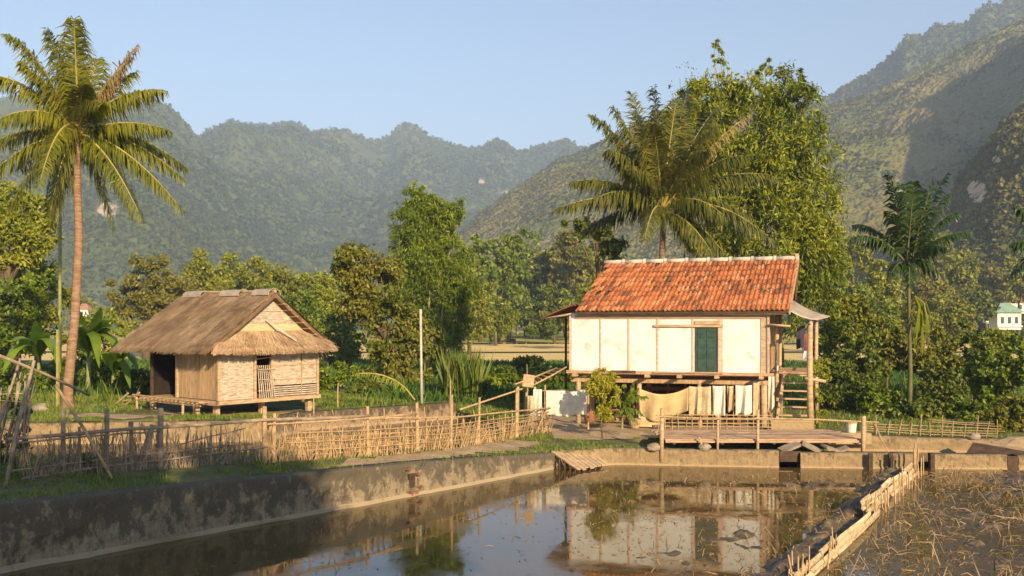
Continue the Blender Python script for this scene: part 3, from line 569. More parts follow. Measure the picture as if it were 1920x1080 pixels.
# ---------------- stilt house ----------------
def Hl(u, v, z): return (2.02 + .956 * u + .292 * v, 35.6 - .292 * u + .956 * v, z)
def hb(mb, u0, u1, v0, v1, z0, z1):
    return mb.hexa([Hl(u0, v0, z0), Hl(u1, v0, z0), Hl(u1, v1, z0), Hl(u0, v1, z0), Hl(u0, v0, z1), Hl(u1, v0, z1), Hl(u1, v1, z1), Hl(u0, v1, z1)])
def upx(px): r = (px - 960) / F; return (35.6 * r - 2.02) / (.956 + .292 * r)
FZ, WT = 2.44, 4.42; HW, HD = 6.77, 5.3
H = thing('stilt_house', 'white plastered stilt house with orange tiled roof and dark green door', 'house', Hl(3.4, 2.6, .5))
b = MB(); hb(b, .03, upx(1303), 0, .10, FZ, WT); hb(b, upx(1346), HW, 0, .10, FZ, WT); hb(b, upx(1303), upx(1346), 0, .10, WT - .33, WT)
hb(b, HW - .10, HW, .1, 1.5, FZ, WT); hb(b, .03, .13, .1, HD, FZ, WT); hb(b, .13, HW - .1, HD - .1, HD, FZ, WT); b.build('plaster_wall', M['plaster'], H)
b = MB(); hb(b, HW - .10, HW, 1.5, HD - .1, FZ, WT); b.build('side_wall', M['wood'], H)
for px_, w_, m in ((1070, .09, 'pinkwood'), (1126, .06, 'pinkwood'), (1179, .06, 'pinkwood'), (1233, .07, 'pinkwood'), (1299, .06, 'pinkwood'), (1351, .15, 'pinkwood'), (1431, .16, 'wood_light')):
    u = upx(px_); b = MB(); hb(b, u - w_ / 2, u + w_ / 2, -.025, 0.02, FZ, WT - .01); b.build('wall_batten', M[m], H)
b = MB(); hb(b, HW - .02, HW + .05, -.06, .10, FZ - .1, WT); b.build('corner_post', M['wood_light'], H)
b = MB(); hb(b, upx(1226), upx(1356), -.07, -.026, 3.96, 4.04); b.build('door_track', M['wood_light'], H)
b = MB(); hb(b, upx(1303), upx(1350), -.055, -.026, 4.05, 4.18); b.build('lintel_board', M['wood_light'], H)
b = MB(); hb(b, .2, HW - .1, -.045, -.024, WT - .17, WT - .05); b.build('wall_plate', M['wood_h'], H)
d = MB(); hb(d, upx(1303) + .03, upx(1346) - .03, .0, .05, FZ + .02, 3.95); d = d.build('door', M['green_paint'], H)
for i in range(2):
    for j in range(4):
        u0 = upx(1303) + .09 + i * .31; z0 = FZ + .10 + j * .36; b = MB(); hb(b, u0, u0 + .25, -.022, 0.0, z0, z0 + .29); b.build('door_panel', M['green_paint'], d)
b = MB(); hb(b, upx(1303), upx(1303) + .03, -.02, .06, FZ, 3.96); hb(b, upx(1346) - .03, upx(1346), -.02, .06, FZ, 3.96); b.build('door_frame', M['wood_dark'], H)
b = MB(); hb(b, .25, 1.9, .11, .16, 0, 0.01); 
b = MB(); hb(b, -.1, HW + .2, -.10, .0, FZ - .10, FZ); b.build('sill_beam', M['wood_h'], H)
b = MB(); hb(b, upx(1226), upx(1356), -.16, -.10, FZ - .04, FZ + .01); b.build('door_sill', M['wood_h'], H)
b = MB(); hb(b, upx(1147), upx(1193), -.13, -.10, FZ - .07, FZ + .02); b.build('dark_plate', M['wood_dark'], H)
b = MB(); hb(b, 0, HW, .0, HD, FZ - .14, FZ - .10); b.build('floor_boards', M['wood'], H)
for px_ in (1080, 1148, 1215, 1275, 1345, 1428):
    u = upx(px_); b = MB(); b.hexa([Hl(u - .07, -.32, FZ - .20), Hl(u + .07, -.32, FZ - .20), Hl(u + .07, HD, FZ - .26), Hl(u - .07, HD, FZ - .26), Hl(u - .07, -.32, FZ - .10), Hl(u + .07, -.32, FZ - .10), Hl(u + .07, HD, FZ - .14), Hl(u - .07, HD, FZ - .14)]); b.build('floor_joist', M['wood_light'], H)
for v in (.35, 2.6, 4.9):
    b = MB(); hb(b, 0, HW, v - .08, v + .08, FZ - .42, FZ - .27); b.build('floor_beam', M['wood'], H)
    for u in (.25, 2.4, 4.5, 6.62):
        x, y, z = Hl(u, v, 0); b = MB(); b.tube([(x, y, .35), (x + random.uniform(-.03, .03), y, 1.4), (x, y, FZ - .28)], .12 if u > 6 and v < 1 else .09, 8); b.build('stilt', M['wood_light'] if v < 1 else M['wood'], H, smooth=True)
b = MB()
for k in range(5): hb(b, 1.8, 6.5, 2.0, 2.06, 1.15 + k * .25, 1.27 + k * .25)
for k in range(8): hb(b, 1.9 + k * .62, 1.97 + k * .62, 1.93, 1.99, .5, 2.3)
b.build('pen_wall', M['rust'], H)
b = MB(); hb(b, .3, 6.5, 4.2, 4.26, .5, 1.9); b.build('back_boarding', M['wood_dark'], H)
# roof
E0, E1, R0, R1 = (.30, -.30, 4.50), (7.45, -.30, 4.52), (.74, 2.80, 6.30), (7.66, 2.80, 6.34)
def bil(a, b_, c, d_, s, t_): return tuple(lerp(lerp(a[i], b_[i], s), lerp(c[i], d_[i], s), t_) for i in range(3))
def tiles(E0, E1, R0, R1, rows, cols, flip=False):
    V = []; Fc = []
    nr = Vector((0, -(R0[2] - E0[2]), (R0[1] - E0[1]))); nr.normalize()
    if nr.z < 0: nr = -nr
    prof = ((0, .004), (.22, -.004), (.42, .006), (.62, .042), (.82, .042), (1.0, .008))
    for r_ in range(rows):
        for c in range(cols):
            t0 = r_ / rows - .012; t1 = (r_ + 1) / rows + .02; jit = random.uniform(-.05, .05); jh = random.uniform(-.008, .014) - .05 * math.sin(math.pi * (c + .5) / cols) * math.sin(math.pi * (r_ + .5) / rows); n0 = len(V)
            if random.random() < .006: continue
            for t_, lift in ((t0, .06), (t1, .0)):
                for s_, h in prof:
                    p = bil(E0, E1, R0, R1, (c + s_ + jit) / cols, t_); q = Vector(p) + nr * (h + lift + jh); V.append(Hl(*q))
            for k in range(5): Fc.append([n0 + k, n0 + k + 1, n0 + 7 + k, n0 + 6 + k])
            n1 = len(V)   # butt end thickness joined on the same verts
            for s_, h in prof:
                p = bil(E0, E1, R0, R1, (c + s_ + jit) / cols, t0); q = Vector(p) + nr * (h + .022 + jh); V.append(Hl(*q))
            for k in range(5): Fc.append([n0 + k + 1, n0 + k, n1 + k, n1 + k + 1])
    mb = MB(); mb.v = V; mb.f = Fc; return mb
rf = tiles(E0, E1, R0, R1, 10, 44).build('tiled_roof', M['tile'], H)
B0, B1 = (.30, 5.9, 4.50), (7.45, 5.9, 4.52)
tiles(B0, B1, R0, R1, 10, 44).build('tiled_roof_back', M['tile'], rf)
b = MB()
for (a0, a1) in ((E0, E1), (B0, B1)):
    q = [a0, a1, R1, R0]; b.hexa([Hl(p[0], p[1], p[2] - .09) for p in q] + [Hl(p[0], p[1], p[2] - .03) for p in q])
b.build('roof_battens', M['wood_dark'], rf)
for i in range(9):
    u0 = lerp(.66, 7.7, i / 9); u1 = lerp(.66, 7.7, (i + 1) / 9) - .05; z = 6.33 + .01 * i / 2; b = MB()
    b.tube([Hl(u0, 2.8, z + .03), Hl(u1, 2.8, z + .035)], .085, 8); b.build('ridge_cap', M['ridge'], rf, smooth=True)
    b = MB(); b.tube([Hl(u1 - .04, 2.8, z + .03), Hl(u1 + .06, 2.8, z + .035)], .115, 8); b.build('ridge_joint', M['ridge'], rf)
b = MB(); hb(b, 7.58, 7.70, 2.70, 2.9, 6.3, 6.56); b.build('ridge_finial', M['wood_light'], rf)
b = MB(); hb(b, .35, 7.35, -.24, -.19, 4.39, 4.47); b.build('eave_fascia', M['wood_h'], H)
for k in range(24):
    u = .45 + k * .295; b = MB(); b.hexa([Hl(u, -.22, 4.40), Hl(u + .05, -.22, 4.40), Hl(u + .05, .6, 4.86), Hl(u, .6, 4.86), Hl(u, -.22, 4.44), Hl(u + .05, -.22, 4.44), Hl(u + .05, .6, 4.90), Hl(u, .6, 4.90)])
    if k % 3 == 0: b.build('rafter', M['wood_h'], H)
# right gable: open frame of posts and slats
b = MB(); 
b.hexa([Hl(6.72, 0.1, 4.42), Hl(6.76, .1, 4.42), Hl(6.76, 5.3, 4.42), Hl(6.72, 5.3, 4.42), Hl(6.72, 2.75, 6.1), Hl(6.76, 2.75, 6.1), Hl(6.76, 2.85, 6.1), Hl(6.72, 2.85, 6.1)]); b.build('gable_wall', M['wood_dark'], H)
for k in range(6):
    z = 4.7 + k * .25; hv = (6.2 - z) / 1.8 * 2.9; b = MB(); hb(b, 7.32, 7.37, 2.8 - hv, 2.8 + hv, z, z + .05); b.build('gable_slat', M['wood_h'], H)
for v in (1.4, 2.8, 4.2):
    b = MB(); hb(b, 7.37, 7.42, v - .04, v + .04, 4.45, 6.2 - abs(v - 2.8) * .62); b.build('gable_post', M['wood_h'], H)
# barge boards right
for sgn, Ee in ((1, E1), (-1, B1)):
    q0, q1 = Ee, R1; b = MB(); b.hexa([Hl(q0[0] + .0, q0[1], q0[2] - .14), Hl(q0[0] + .05, q0[1], q0[2] - .14), Hl(q1[0] + .05, q1[1], q1[2] - .14), Hl(q1[0], q1[1], q1[2] - .14), Hl(q0[0], q0[1], q0[2] - .02), Hl(q0[0] + .05, q0[1], q0[2] - .02), Hl(q1[0] + .05, q1[1], q1[2] - .02), Hl(q1[0], q1[1], q1[2] - .02)]); b.build('barge_board', M['wood_h'], H)
# left lean-to of rusty sheet
b = MB(); P = [[(lerp(Hl(.1, .1 + v * 3.2, 0)[0], Hl(-1.0, .1 + v * 3.2, 0)[0], s_), lerp(Hl(.1, .1 + v * 3.2, 0)[1], Hl(-1.0, .1 + v * 3.2, 0)[1], s_), lerp(4.72, 4.28, s_) + .03 * math.sin(v * 40)) for s_ in (0, .5, 1)] for v in [i / 20 for i in range(21)]]
b.grid(P); o = b.build('side_sheet_roof', M['rust'], H); o.modifiers.new('t', 'SOLIDIFY').thickness = .03
b = MB(); b.tube([Hl(-.9, .1, 4.26), Hl(.3, .05, 4.45)], .04, 6); b.build('side_roof_pole', M['wood_light'], H, smooth=True)
b = MB(); b.tube([Hl(-.9, 3.1, .5), Hl(-.9, 3.1, 4.3)], .05, 6); b.build('side_roof_post', M['wood_dark'], H, smooth=True)
# right sheet over porch
P4 = [(9.05, 33.55, 4.62), (10.25, 33.95, 4.22), (12.0, 38.2, 4.34), (10.45, 38.0, 5.00)]; rows = []
for i in range(25):
    t_ = i / 24; a = [lerp(P4[0][k], P4[3][k], t_) for k in range(3)]; c = [lerp(P4[1][k], P4[2][k], t_) for k in range(3)]
    rows.append([(lerp(a[0], c[0], s_), lerp(a[1], c[1], s_), lerp(a[2], c[2], s_) - .10 * math.sin(math.pi * s_) + .015 * math.sin(i * 1.9)) for s_ in (0, .25, .5, .75, 1)])
o = MB().grid(rows).build('porch_sheet_roof', M['tin'], H, smooth=True); o.modifiers.new('t', 'SOLIDIFY').thickness = .035
# porch
b = MB()
for k in range(9): hb(b, HW + .03, 8.35, 1.75 + k * .4, 2.12 + k * .4, FZ - .10, FZ - .05)
b.build('porch_floor', M['wood_h'], H)
for (u, v, z1, r_) in ((8.12, -.22, 4.12, .10), (7.0, 1.7, 4.6, .08), (8.3, 2.2, 4.25, .07), (8.3, 5.0, 4.3, .07), (6.98, 5.1, 4.5, .07)):
    x, y, z = Hl(u, v, 0); MB().tube([(x + .03, y, .35), (x - .02, y, 2.2), (x, y, z1)], [r_ * 1.15, r_, r_ * .85], 8).build('porch_post', M['wood_light'], H, smooth=True)
b = MB(); b.tube([Hl(8.12, -.4, 4.1), Hl(8.2, 5.2, 4.22)], .05, 6); b.build('porch_beam', M['wood_light'], H, smooth=True)
b = MB(); b.tube([Hl(6.8, -.15, 4.05), Hl(7.5, -.15, 4.0)], .04, 6); b.build('porch_beam', M['wood_light'], H, smooth=True)
b = MB(); hb(b, 7.0, 7.06, 1.4, 1.46, FZ, 3.4); b.build('rail_post', M['cloth_white'], H)
for z in (2.85, 3.2):
    b = MB(); b.tube([Hl(8.3, 2.2, z), Hl(8.3, 5.0, z)], .03, 6); b.build('porch_rail', M['wood_light'], H)
b = MB(); b.tube([Hl(7.95, -.3, 2.3), Hl(8.6, -.1, 2.2)], .06, 6); b.build('porch_beam', M['wood_light'], H, smooth=True)
# stair
St = thing('wooden_stairs', 'steep wooden open stairs rising to the porch of the white house', 'stairs', (9.4, 33.9, .6))
sb, stp = Vector((9.22, 33.35, .62)), Vector((9.95, 35.2, FZ - .05))
for du in (-.52, .52):
    o_ = Vector((.956 * du, -.292 * du, 0)); b = MB(); a, c = sb + o_, stp + o_ * .9; e = Vector((.04, -.01, 0)); f_ = Vector((0, .0, .17))
    b.hexa([a - e - f_, a + e - f_, c + e - f_, c - e - f_, a - e + f_ * .2, a + e + f_ * .2, c + e + f_ * .2, c - e + f_ * .2]); b.build('stringer', M['wood_light'], St)
for i in range(7):
    t_ = (i + .6) / 7; c = sb.lerp(stp, t_); b = MB().box(c, (1.02, .22, .05), rz=-.30); b.build('tread', M['wood_light'], St)
t = thing('concrete_step', 'pale concrete block step at the foot of the wooden stairs', 'step', (9.15, 32.75, .5))
MB().box((9.0, 32.75, .74), (1.3, .5, .40), rz=-.1).build('block', M['conc'], t); MB().box((9.0, 32.75, .955), (1.36, .56, .03), rz=-.1).build('slab', M['wood_light'], t)

# hanging cloths
def cloth(name, label, cat, p0, p1, drop, m, sag=.08, fold=.05, nf=7, group=None, seed=0, dropf=None):
    r_ = random.Random(seed); ph = [r_.uniform(0, 6.28) for _ in range(4)]; rows = []; n = 36; p0, p1 = Vector(p0), Vector(p1); dirn = (p1 - p0).normalized(); nr = Vector((dirn.y, -dirn.x, 0))
    for i in range(n + 1):
        s_ = i / n; top = p0.lerp(p1, s_) - Vector((0, 0, sag * 4 * s_ * (1 - s_))); dl = drop * (dropf(s_) if dropf else 1 + .04 * math.sin(s_ * 9 + ph[0])); c = []
        for j in range(13):
            t_ = j / 12; w_ = fold * (.3 + t_) * (math.sin(s_ * nf * 6.28 / 2 + ph[1] + t_) + .5 * math.sin(s_ * nf * 5.1 + ph[2] + t_ * 2)); c.append(tuple(top + Vector((0, 0, -dl * t_)) + nr * w_))
        rows.append(c)
    o = MB().grid(rows).build(name, m, base=tuple(p0), smooth=True); o.modifiers.new('t', 'SOLIDIFY').thickness = .006; return tag(o, label, cat, group)
def hp(px, py, v): # point on the vertical plane v of the house behind a given image point
    r = (px - 960) / F; u = ((35.6 + .956 * v) * r - 2.02 - .292 * v) / (.956 + .292 * r); x, y, _ = Hl(u, v, 0); return (x, y, CH - (py - YH) / F * y)
GC = 'cloths hung below the white house'
cloth('hanging_tarpaulin', 'large tan tarpaulin sagging in deep folds under the house floor', 'tarpaulin', hp(1198, 728, -.1), hp(1291, 726, -.12), 1.0, M['cloth_tan'], sag=.22, fold=.07, nf=3, group=GC, seed=3, dropf=lambda s_: .95 if s_ < .55 else .78)
cloth('hanging_sack', 'brown sackcloth sheet hanging right beside the tan tarpaulin', 'cloth', hp(1292, 724, -.08), hp(1333, 724, -.08), .98, M['cloth_sack'], sag=.03, fold=.04, nf=5, group=GC, seed=4)
cloth('hanging_sack', 'narrow pale sack hanging third from the left under the floor', 'cloth', hp(1336, 723, -.05), hp(1360, 723, -.05), 1.02, M['cloth_white'], sag=.02, fold=.04, nf=3, group=GC, seed=5)
cloth('hanging_sack', 'thin crumpled brown cloth between the two pale sacks', 'cloth', hp(1363, 723, -.02), hp(1376, 723, -.02), .85, M['cloth_sack'], sag=.02, fold=.05, nf=2, group=GC, seed=6)
cloth('hanging_sheet', 'white sheet hanging nearest the right front stilt', 'cloth', hp(1379, 722, -.08), hp(1410, 722, -.08), .98, M['cloth_white'], sag=.02, fold=.05, nf=3, group=GC, seed=7)
cloth('hanging_sack', 'torn brown sack strip hanging against the right front stilt', 'cloth', hp(1412, 715, -.05), hp(1424, 715, -.05), 1.15, M['cloth_sack'], sag=.01, fold=.03, nf=2, group=GC, seed=8)
cloth('hanging_towel', 'white towel hanging behind the right front stilt by the stairs', 'towel', hp(1441, 706, .9), hp(1452, 706, .9), 1.2, M['cloth_white'], sag=.0, fold=.05, nf=2, seed=9)
cloth('hanging_sheet', 'off-white crumpled sheet on a line left of the two small palms', 'cloth', wp(1024, 733, 33.3), wp(1101, 731, 33.3), .82, M['cloth_white'], sag=.02, fold=.05, nf=6, seed=10)
cloth('hanging_sheet', 'narrow pale cloth strip folded over a bamboo rail end', 'cloth', wp(1000, 730, 32.9), wp(1016, 730, 32.9), 1.05, M['cloth_white'], sag=0, fold=.05, nf=2, seed=11)
cloth('hanging_sack', 'pale brown sack hanging at the dense fence corner', 'cloth', wp(990, 742, 32.6), wp(1003, 742, 32.6), 1.0, M['cloth_sack'], sag=0, fold=.05, nf=2, seed=12)
cloth('hanging_shirt', 'dark shirt hanging under the porch roof beside the front post', 'shirt', Hl(7.7, .6, 4.0), Hl(7.95, .8, 4.0), .75, M['cloth_dark'], sag=0, fold=.05, nf=2, seed=13)
cloth('hanging_shirt', 'dull red shirt hanging under the porch roof', 'shirt', Hl(7.95, .2, 3.75), Hl(8.08, .3, 3.75), .55, M['cloth_red'], sag=0, fold=.04, nf=2, seed=14)
cloth('hanging_shirt', 'pale blue cloth hanging lowest under the porch roof', 'shirt', Hl(7.85, .5, 3.3), Hl(8.05, .55, 3.3), .4, M['cloth_blue'], sag=0, fold=.04, nf=2, seed=15)
t = thing('clothes_line', 'thin pole on posts carrying the off-white sheet', 'clothes line', wp(1024, 800, 33.3))
MB().tube([wp(1005, 733, 33.35), wp(1105, 731, 33.35)], .02, 5).build('line_pole', M['bamboo'], t)
for px_ in (1022, 1103): MB().tube([wp(px_, 805, 33.4), wp(px_, 722, 33.4)], .035, 6).build('post', M['bamboo'], t)
t = thing('lower_board', 'pale board leaning below the tan tarpaulin', 'board', hp(1215, 808, .1)); a = hp(1197, 782, .05); c = hp(1240, 782, .05)
MB().hexa([(a[0], a[1] - .25, .55), (c[0], c[1] - .25, .55), (c[0], c[1] - .2, .55), (a[0], a[1] - .2, .55), (a[0], a[1], 1.05), (c[0], c[1], 1.05), (c[0], c[1] + .04, 1.05), (a[0], a[1] + .04, 1.05)]).build('board', M['cloth_tan'], t)

# ---------------- bamboo sticks ----------------
def stick(mb, p0, p1, r=.018, seg=5, wob=.02):
    p0, p1 = Vector(p0), Vector(p1); m1 = p0.lerp(p1, .5) + Vector((random.uniform(-wob, wob), random.uniform(-wob, wob), random.uniform(-wob, wob)))
    mb.tube([p0, m1, p1], [r, r * .92, r * .8], seg); return mb
# lattice behind the dock
t = thing('bamboo_lattice', 'low bamboo lattice screen behind the dock below the hanging cloths', 'fence', (5.3, 32.5, .5))
for k in range(5): stick(MB(), (4.6, 32.6, .66 + k * .12), (8.3, 32.45, .64 + k * .125), .018).build('rail', M['bamboo'], t)
for k in range(17): stick(MB(), (4.7 + k * .22, 32.52, .50), (4.7 + k * .22 + random.uniform(-.05, .05), 32.5, 1.22 + random.uniform(-.1, .05)), .016).build('upright', M['bamboo'], t)
# dock
Dk = thing('wooden_dock', 'wooden plank dock with posts and a thin handrail over the pond edge', 'dock', (7.3, 30.6, .45))
for k in range(9):
    y = 29.55 + k * .29; b = MB(); x0 = 4.45 + random.uniform(-.1, .1); x1 = 10.15 + random.uniform(-.15, .15); xm = random.uniform(6.3, 8.2)
    b.box(((x0 + xm) / 2, y, .72), (xm - x0 - .02, .27, .04)); b.box(((x1 + xm) / 2, y + random.uniform(-.02, .02), .725), (x1 - xm, .27, .04), rz=random.uniform(-.006, .006)); b.build('plank', M['wood_h'], Dk)
for x in (4.7, 6.1, 7.6, 9.2, 10.0): MB().tube([(x, 29.35, .64), (x, 32.2, .64)], .055, 7).build('cross_beam', M['wood_dark'], Dk)
b = MB(); b.box((7.3, 29.37, .675), (5.7, .05, .06)); b.build('edge_beam', M['wood_h'], Dk)
for px_, top, r_ in ((1240, 766, .065), (1345, 780, .035), (1420, 768, .045), (1618, 780, .065)):
    x = (px_ - 960) / F * 29.28; z1 = CH - (top - YH) / F * 29.28; MB().tube([(x, 29.28, .1), (x + .02, 29.28, z1)], r_, 7).build('post', M['wood_light'], Dk, smooth=True)
stick(MB(), wp(1232, 781, 29.2), wp(1424, 785, 29.2), .022).build('handrail', M['bamboo'], Dk); stick(MB(), wp(1415, 784, 29.22), wp(1648, 792, 29.3), .025).build('handrail', M['bamboo'], Dk)
stick(MB(), wp(1640, 795, 29.5), wp(1668, 852, 29.0), .02).build('brace', M['bamboo'], Dk); stick(MB(), wp(1310, 820, 29.25), wp(1322, 846, 29.2), .03).build('brace', M['wood_light'], Dk)
for x in (5.2, 8.6): MB().tube([(x, 30.8, -.1), (x, 30.8, .66)], .07, 7).build('post', M['wood_dark'], Dk, smooth=True)
t = thing('bucket', 'cream plastic bucket standing at the right end of the dock', 'bucket', (10.55 * .985, 31.2, .74))
x, y = 10.45, 31.2; MB().tube([(x, y, .742), (x, y, 1.04)], [.13, .16], 14).build('body', M['cloth_white'], t, smooth=False); MB().tube([(x, y, 1.02), (x, y, 1.06)], .175, 14).build('rim', M['wood_light'], t)
b = MB().hexa([(9.0, 31.0, .4), (11, 31.0, .4), (11, 31.6, .4), (9, 31.6, .4), (9, 31, .735), (11, 31, .735), (11, 31.6, .735), (9, 31.6, .735)])
tag(b.build('dock_footing', M['conc'], base=(10, 31.3, .4)), 'concrete footing under the right end of the dock beside the bucket', 'footing')
def rock(name, label, c, s, m='rock', seed=0, group=None, cat='rock'):
    r_ = np.random.default_rng(seed); rows = []
    for i in range(7):
        th = math.pi * i / 6; rows.append([])
        for j in range(11):
            ph = 2 * math.pi * (j % 10) / 10; k = 1 + .35 * (vnoise(np.array([ph * 1.3 + seed * 7 if j % 10 else seed * 7.]), np.array([th * 2.]), seed)[0] - .5)
            rows[-1].append((c[0] + s[0] * k * math.sin(th) * math.cos(ph), c[1] + s[1] * k * math.sin(th) * math.sin(ph), c[2] + s[2] * k * math.cos(th)))
    return tag(MB().grid(rows).build(name, M[m], base=c), label, cat, group)
t = thing('broken_slab', 'broken pale concrete slabs tumbled under the dock', 'rubble', (8.4, 29.3, .4))
for (x0, y0, z0, w_, d_, a, c) in ((8.0, 29.2, .54, .6, .35, .25, -.35), (8.6, 29.15, .55, .55, .3, -.2, .45), (9.15, 29.1, .52, .5, .3, .4, .3), (9.5, 29.15, .48, .35, .25, .1, -.3)):
    MB().box((x0, y0, z0), (w_, d_, .07), rz=a, ry=c, rx=.2).build('slab', M['rock'], t)
rock('rock', 'pale stone on the wall beside the left dock post', (4.1, 29.3, .52), (.22, .16, .12), seed=1); rock('rock', 'round pale stone on the wall between the two left dock posts', (5.55, 29.2, .53), (.18, .14, .12), seed=2)
rock('rock', 'large pale stone beside the base of the tall left palm', (-16.1, 34.6, 1.15), (.26, .2, .2), seed=3); rock('rock', 'small white stone on the corner of the far concrete wall', (14.15, 31.0, .62), (.2, .14, .12), seed=4)
rock('mud_mound', 'brown rounded heap of mud above the tilted board', (15.4, 30.2, .35), (1.1, .6, .35), 'earth', 5, cat='mud heap')
# plank ramp into the pond
t = thing('plank_ramp', 'raft of light planks sloping from the bank into the pond corner', 'ramp', (1.9, 28.4, .3))
a0, a1, c0, c1 = Vector(wp(1034, 847, 28.6)), Vector(wp(1100, 839, 29.6)), Vector(wp(1084, 881, 27.9)), Vector(wp(1142, 869, 28.9))
for k in range(8):
    s0, s1 = k / 8 + .012, (k + 1) / 8 - .012; q = [a0.lerp(a1, s0), a0.lerp(a1, s1), c0.lerp(c1, s1), c0.lerp(c1, s0)]; j = random.uniform(-.05, .05); q = [p.lerp(q[3 - i if i < 2 else 3 - i], 0) for i, p in enumerate(q)]
    e = (c0 - a0).normalized() * j; MB().hexa([p + e - Vector((0, 0, .03)) for p in q] + [p + e for p in q]).build('plank', M['wood_light'], t)
for s_ in (.2, .8):
    q0, q1 = a0.lerp(c0, s_), a1.lerp(c1, s_); MB().tube([q0 - Vector((0, 0, .06)), q1 - Vector((0, 0, .06))], .03, 5).build('batten', M['wood_dark'], t)
for k in range(5):
    p = a0.lerp(c0, .1 + k * .2); MB().tube([(p.x, p.y, -.3), (p.x, p.y, p.z - .04)], .03, 5).build('support', M['wood_dark'], t)
# ---------------- fences ----------------
FP = [(-9.9, 19.3), (-8.44, 21.1), (-5.9, 23.4), (-4.2, 24.9), (-1.6, 27.9), (1.24, 33.4)]
def fpt(px):
    for i in range(len(FP) - 1):
        (x0, y0), (x1, y1) = FP[i], FP[i + 1]; r = (px - 960) / F; den = (x1 - x0) - r * (y1 - y0)
        s_ = (r * y0 - x0) / den
        if 0 <= s_ <= 1: return lerp(x0, x1, s_), lerp(y0, y1, s_)
    return FP[0] if px < 100 else FP[-1]
def railz(px): return interp(px, [(0, 1.92), (300, 1.90), (640, 1.80), (850, 1.60), (1000, 1.36), (1040, 1.30)])
fl = thing('bamboo_fence', 'sparse grey weathered bamboo fence on the shaded left bank', 'fence', (-7.2, 22.2, .9), 'bamboo fences on the bank')
fr = thing('bamboo_fence', 'dense tan bamboo picket fence running from the hut towards the white house', 'fence', (-2.5, 27, .7), 'bamboo fences on the bank')
for px_, w_, tp in ((118, .045, 768), (200, .05, 766), (247, .045, 790), (300, .06, 765), (150, .03, 800), (395, .03, 795)):
    x, y = fpt(px_); z = float(gz(x, y)); zt = CH - (tp - YH) / F * y; MB().tube([(x, y, z - .2), (x + random.uniform(-.03, .03), y, zt)], [w_ * 1.1, w_], 7).build('post', M['bamboo_grey'], fl)
x, y = fpt(282); MB().tube([(x - .25, y - .1, .8), (x + .05, y, 1.95)], [.10, .06], 7).build('post', M['bamboo_grey'], fl)
def rail(t, m, a, b_, za, zb, r, off=0):
    n = 8; pts = []
    for i in range(n + 1):
        px_ = lerp(a, b_, i / n); x, y = fpt(px_); pts.append((x + off * .5, y - off, lerp(za, zb, i / n) + random.uniform(-.012, .012)))
    MB().tube(pts, r, 6).build('rail', m, t, smooth=True)
rail(fl, M['bamboo_grey'], 15, 490, 1.90, 1.88, .042, .05); rail(fl, M['bamboo_grey'], 30, 300, 1.83, 1.80, .02, .04); rail(fl, M['bamboo_grey'], 20, 480, 1.30, 1.36, .018, .03); rail(fl, M['bamboo_grey'], 40, 500, 1.12, 1.24, .022, .04)
rail(fl, M['bamboo_grey'], 180, 460, 1.20, 1.72, .014, .02)
rail(fr, M['bamboo_grey'], 470, 690, 1.90, 1.78, .045, .05); rail(fr, M['bamboo'], 500, 780, 1.78, 1.72, .024, .06); rail(fr, M['bamboo'], 690, 1045, railz(690) - .03, railz(1045), .026, .06)
for k in range(6): 
    h = .12 + k * .11; rail(fr, M['bamboo'], 520 + random.uniform(0, 60), 1035, .80 + h + .06, .52 + h, .013, .03 if k % 2 else -.03)
for px_, tp, r_ in ((496, 762, .06), (512, 775, .045), (690, 762, .045), (783, 755, .05), (845, 740, .035), (897, 745, .04), (968, 728, .05)):
    x, y = fpt(px_); z = float(gz(x, y)); MB().tube([(x, y, z - .2), (x + random.uniform(-.04, .04), y, CH - (tp - YH) / F * y)], [r_ * 1.1, r_ * .9], 7).build('post', M['bamboo'], fr)
def stakes(t, m, pxs, hfun, name, rr=(.010, .020), lean=.1):
    for px_ in pxs:
        x, y = fpt(px_); z = float(gz(x, y)); h = hfun(px_) * random.choice((random.uniform(.6, 1.1), random.uniform(.8, 1.32))); lx = random.gauss(0, lean) if random.random() < .6 else random.gauss(0, lean * 2.2)
        stick(MB(), (x + random.uniform(-.02, .02), y + random.uniform(-.06, .06), z - .1), (x + lx, y + lx * .8 + random.uniform(-.06, .06), z + h), random.uniform(*rr)).build(name, m, t)
stakes(fl, M['bamboo_grey'], [62 + i * 4.6 + random.uniform(-3, 3) for i in range(90)], lambda p: .78, 'stake', (.008, .017), .08)
stakes(fr, M['bamboo'], [478 + (i + .5) * 5.55 + random.uniform(-2.5, 2.5) for i in range(100)], lambda p: interp(p, [(480, 1.02), (800, .92), (1035, .82)]), 'stake', (.010, .021))
b = MB()
for i in range(420):
    px_ = random.uniform(485, 1035); x, y = fpt(px_); z = float(gz(x, y)); h = interp(px_, [(480, .7), (1035, .58)]) * random.uniform(.4, 1.15); lx = random.gauss(0, .14)
    stick(b, (x, y + random.uniform(-.12, .12), z - .05), (x + lx, y + lx + random.uniform(-.1, .1), z + h), random.uniform(.005, .012), 4)
for i in range(150):
    px_ = random.uniform(500, 1000); x, y = fpt(px_); x2, y2 = fpt(px_ + random.uniform(15, 60)); z = float(gz(x, y)) + random.uniform(.1, .6); stick(b, (x, y + .05, z), (x2, y2 + .05, z + random.uniform(-.1, .1)), random.uniform(.005, .011), 4)
b.build('brushwood', M['bamboo'], fr)["kind"] = 'stuff'
b = MB()
for i in range(330):
    px_ = random.uniform(50, 485); x, y = fpt(px_); z = float(gz(x, y)); stick(b, (x, y + random.uniform(-.2, .2), z), (x + random.gauss(0, .15), y + random.uniform(-.2, .2), z + random.uniform(.3, .95)), random.uniform(.004, .010), 4)
b.build('brushwood', M['bamboo_grey'], fl)["kind"] = 'stuff'
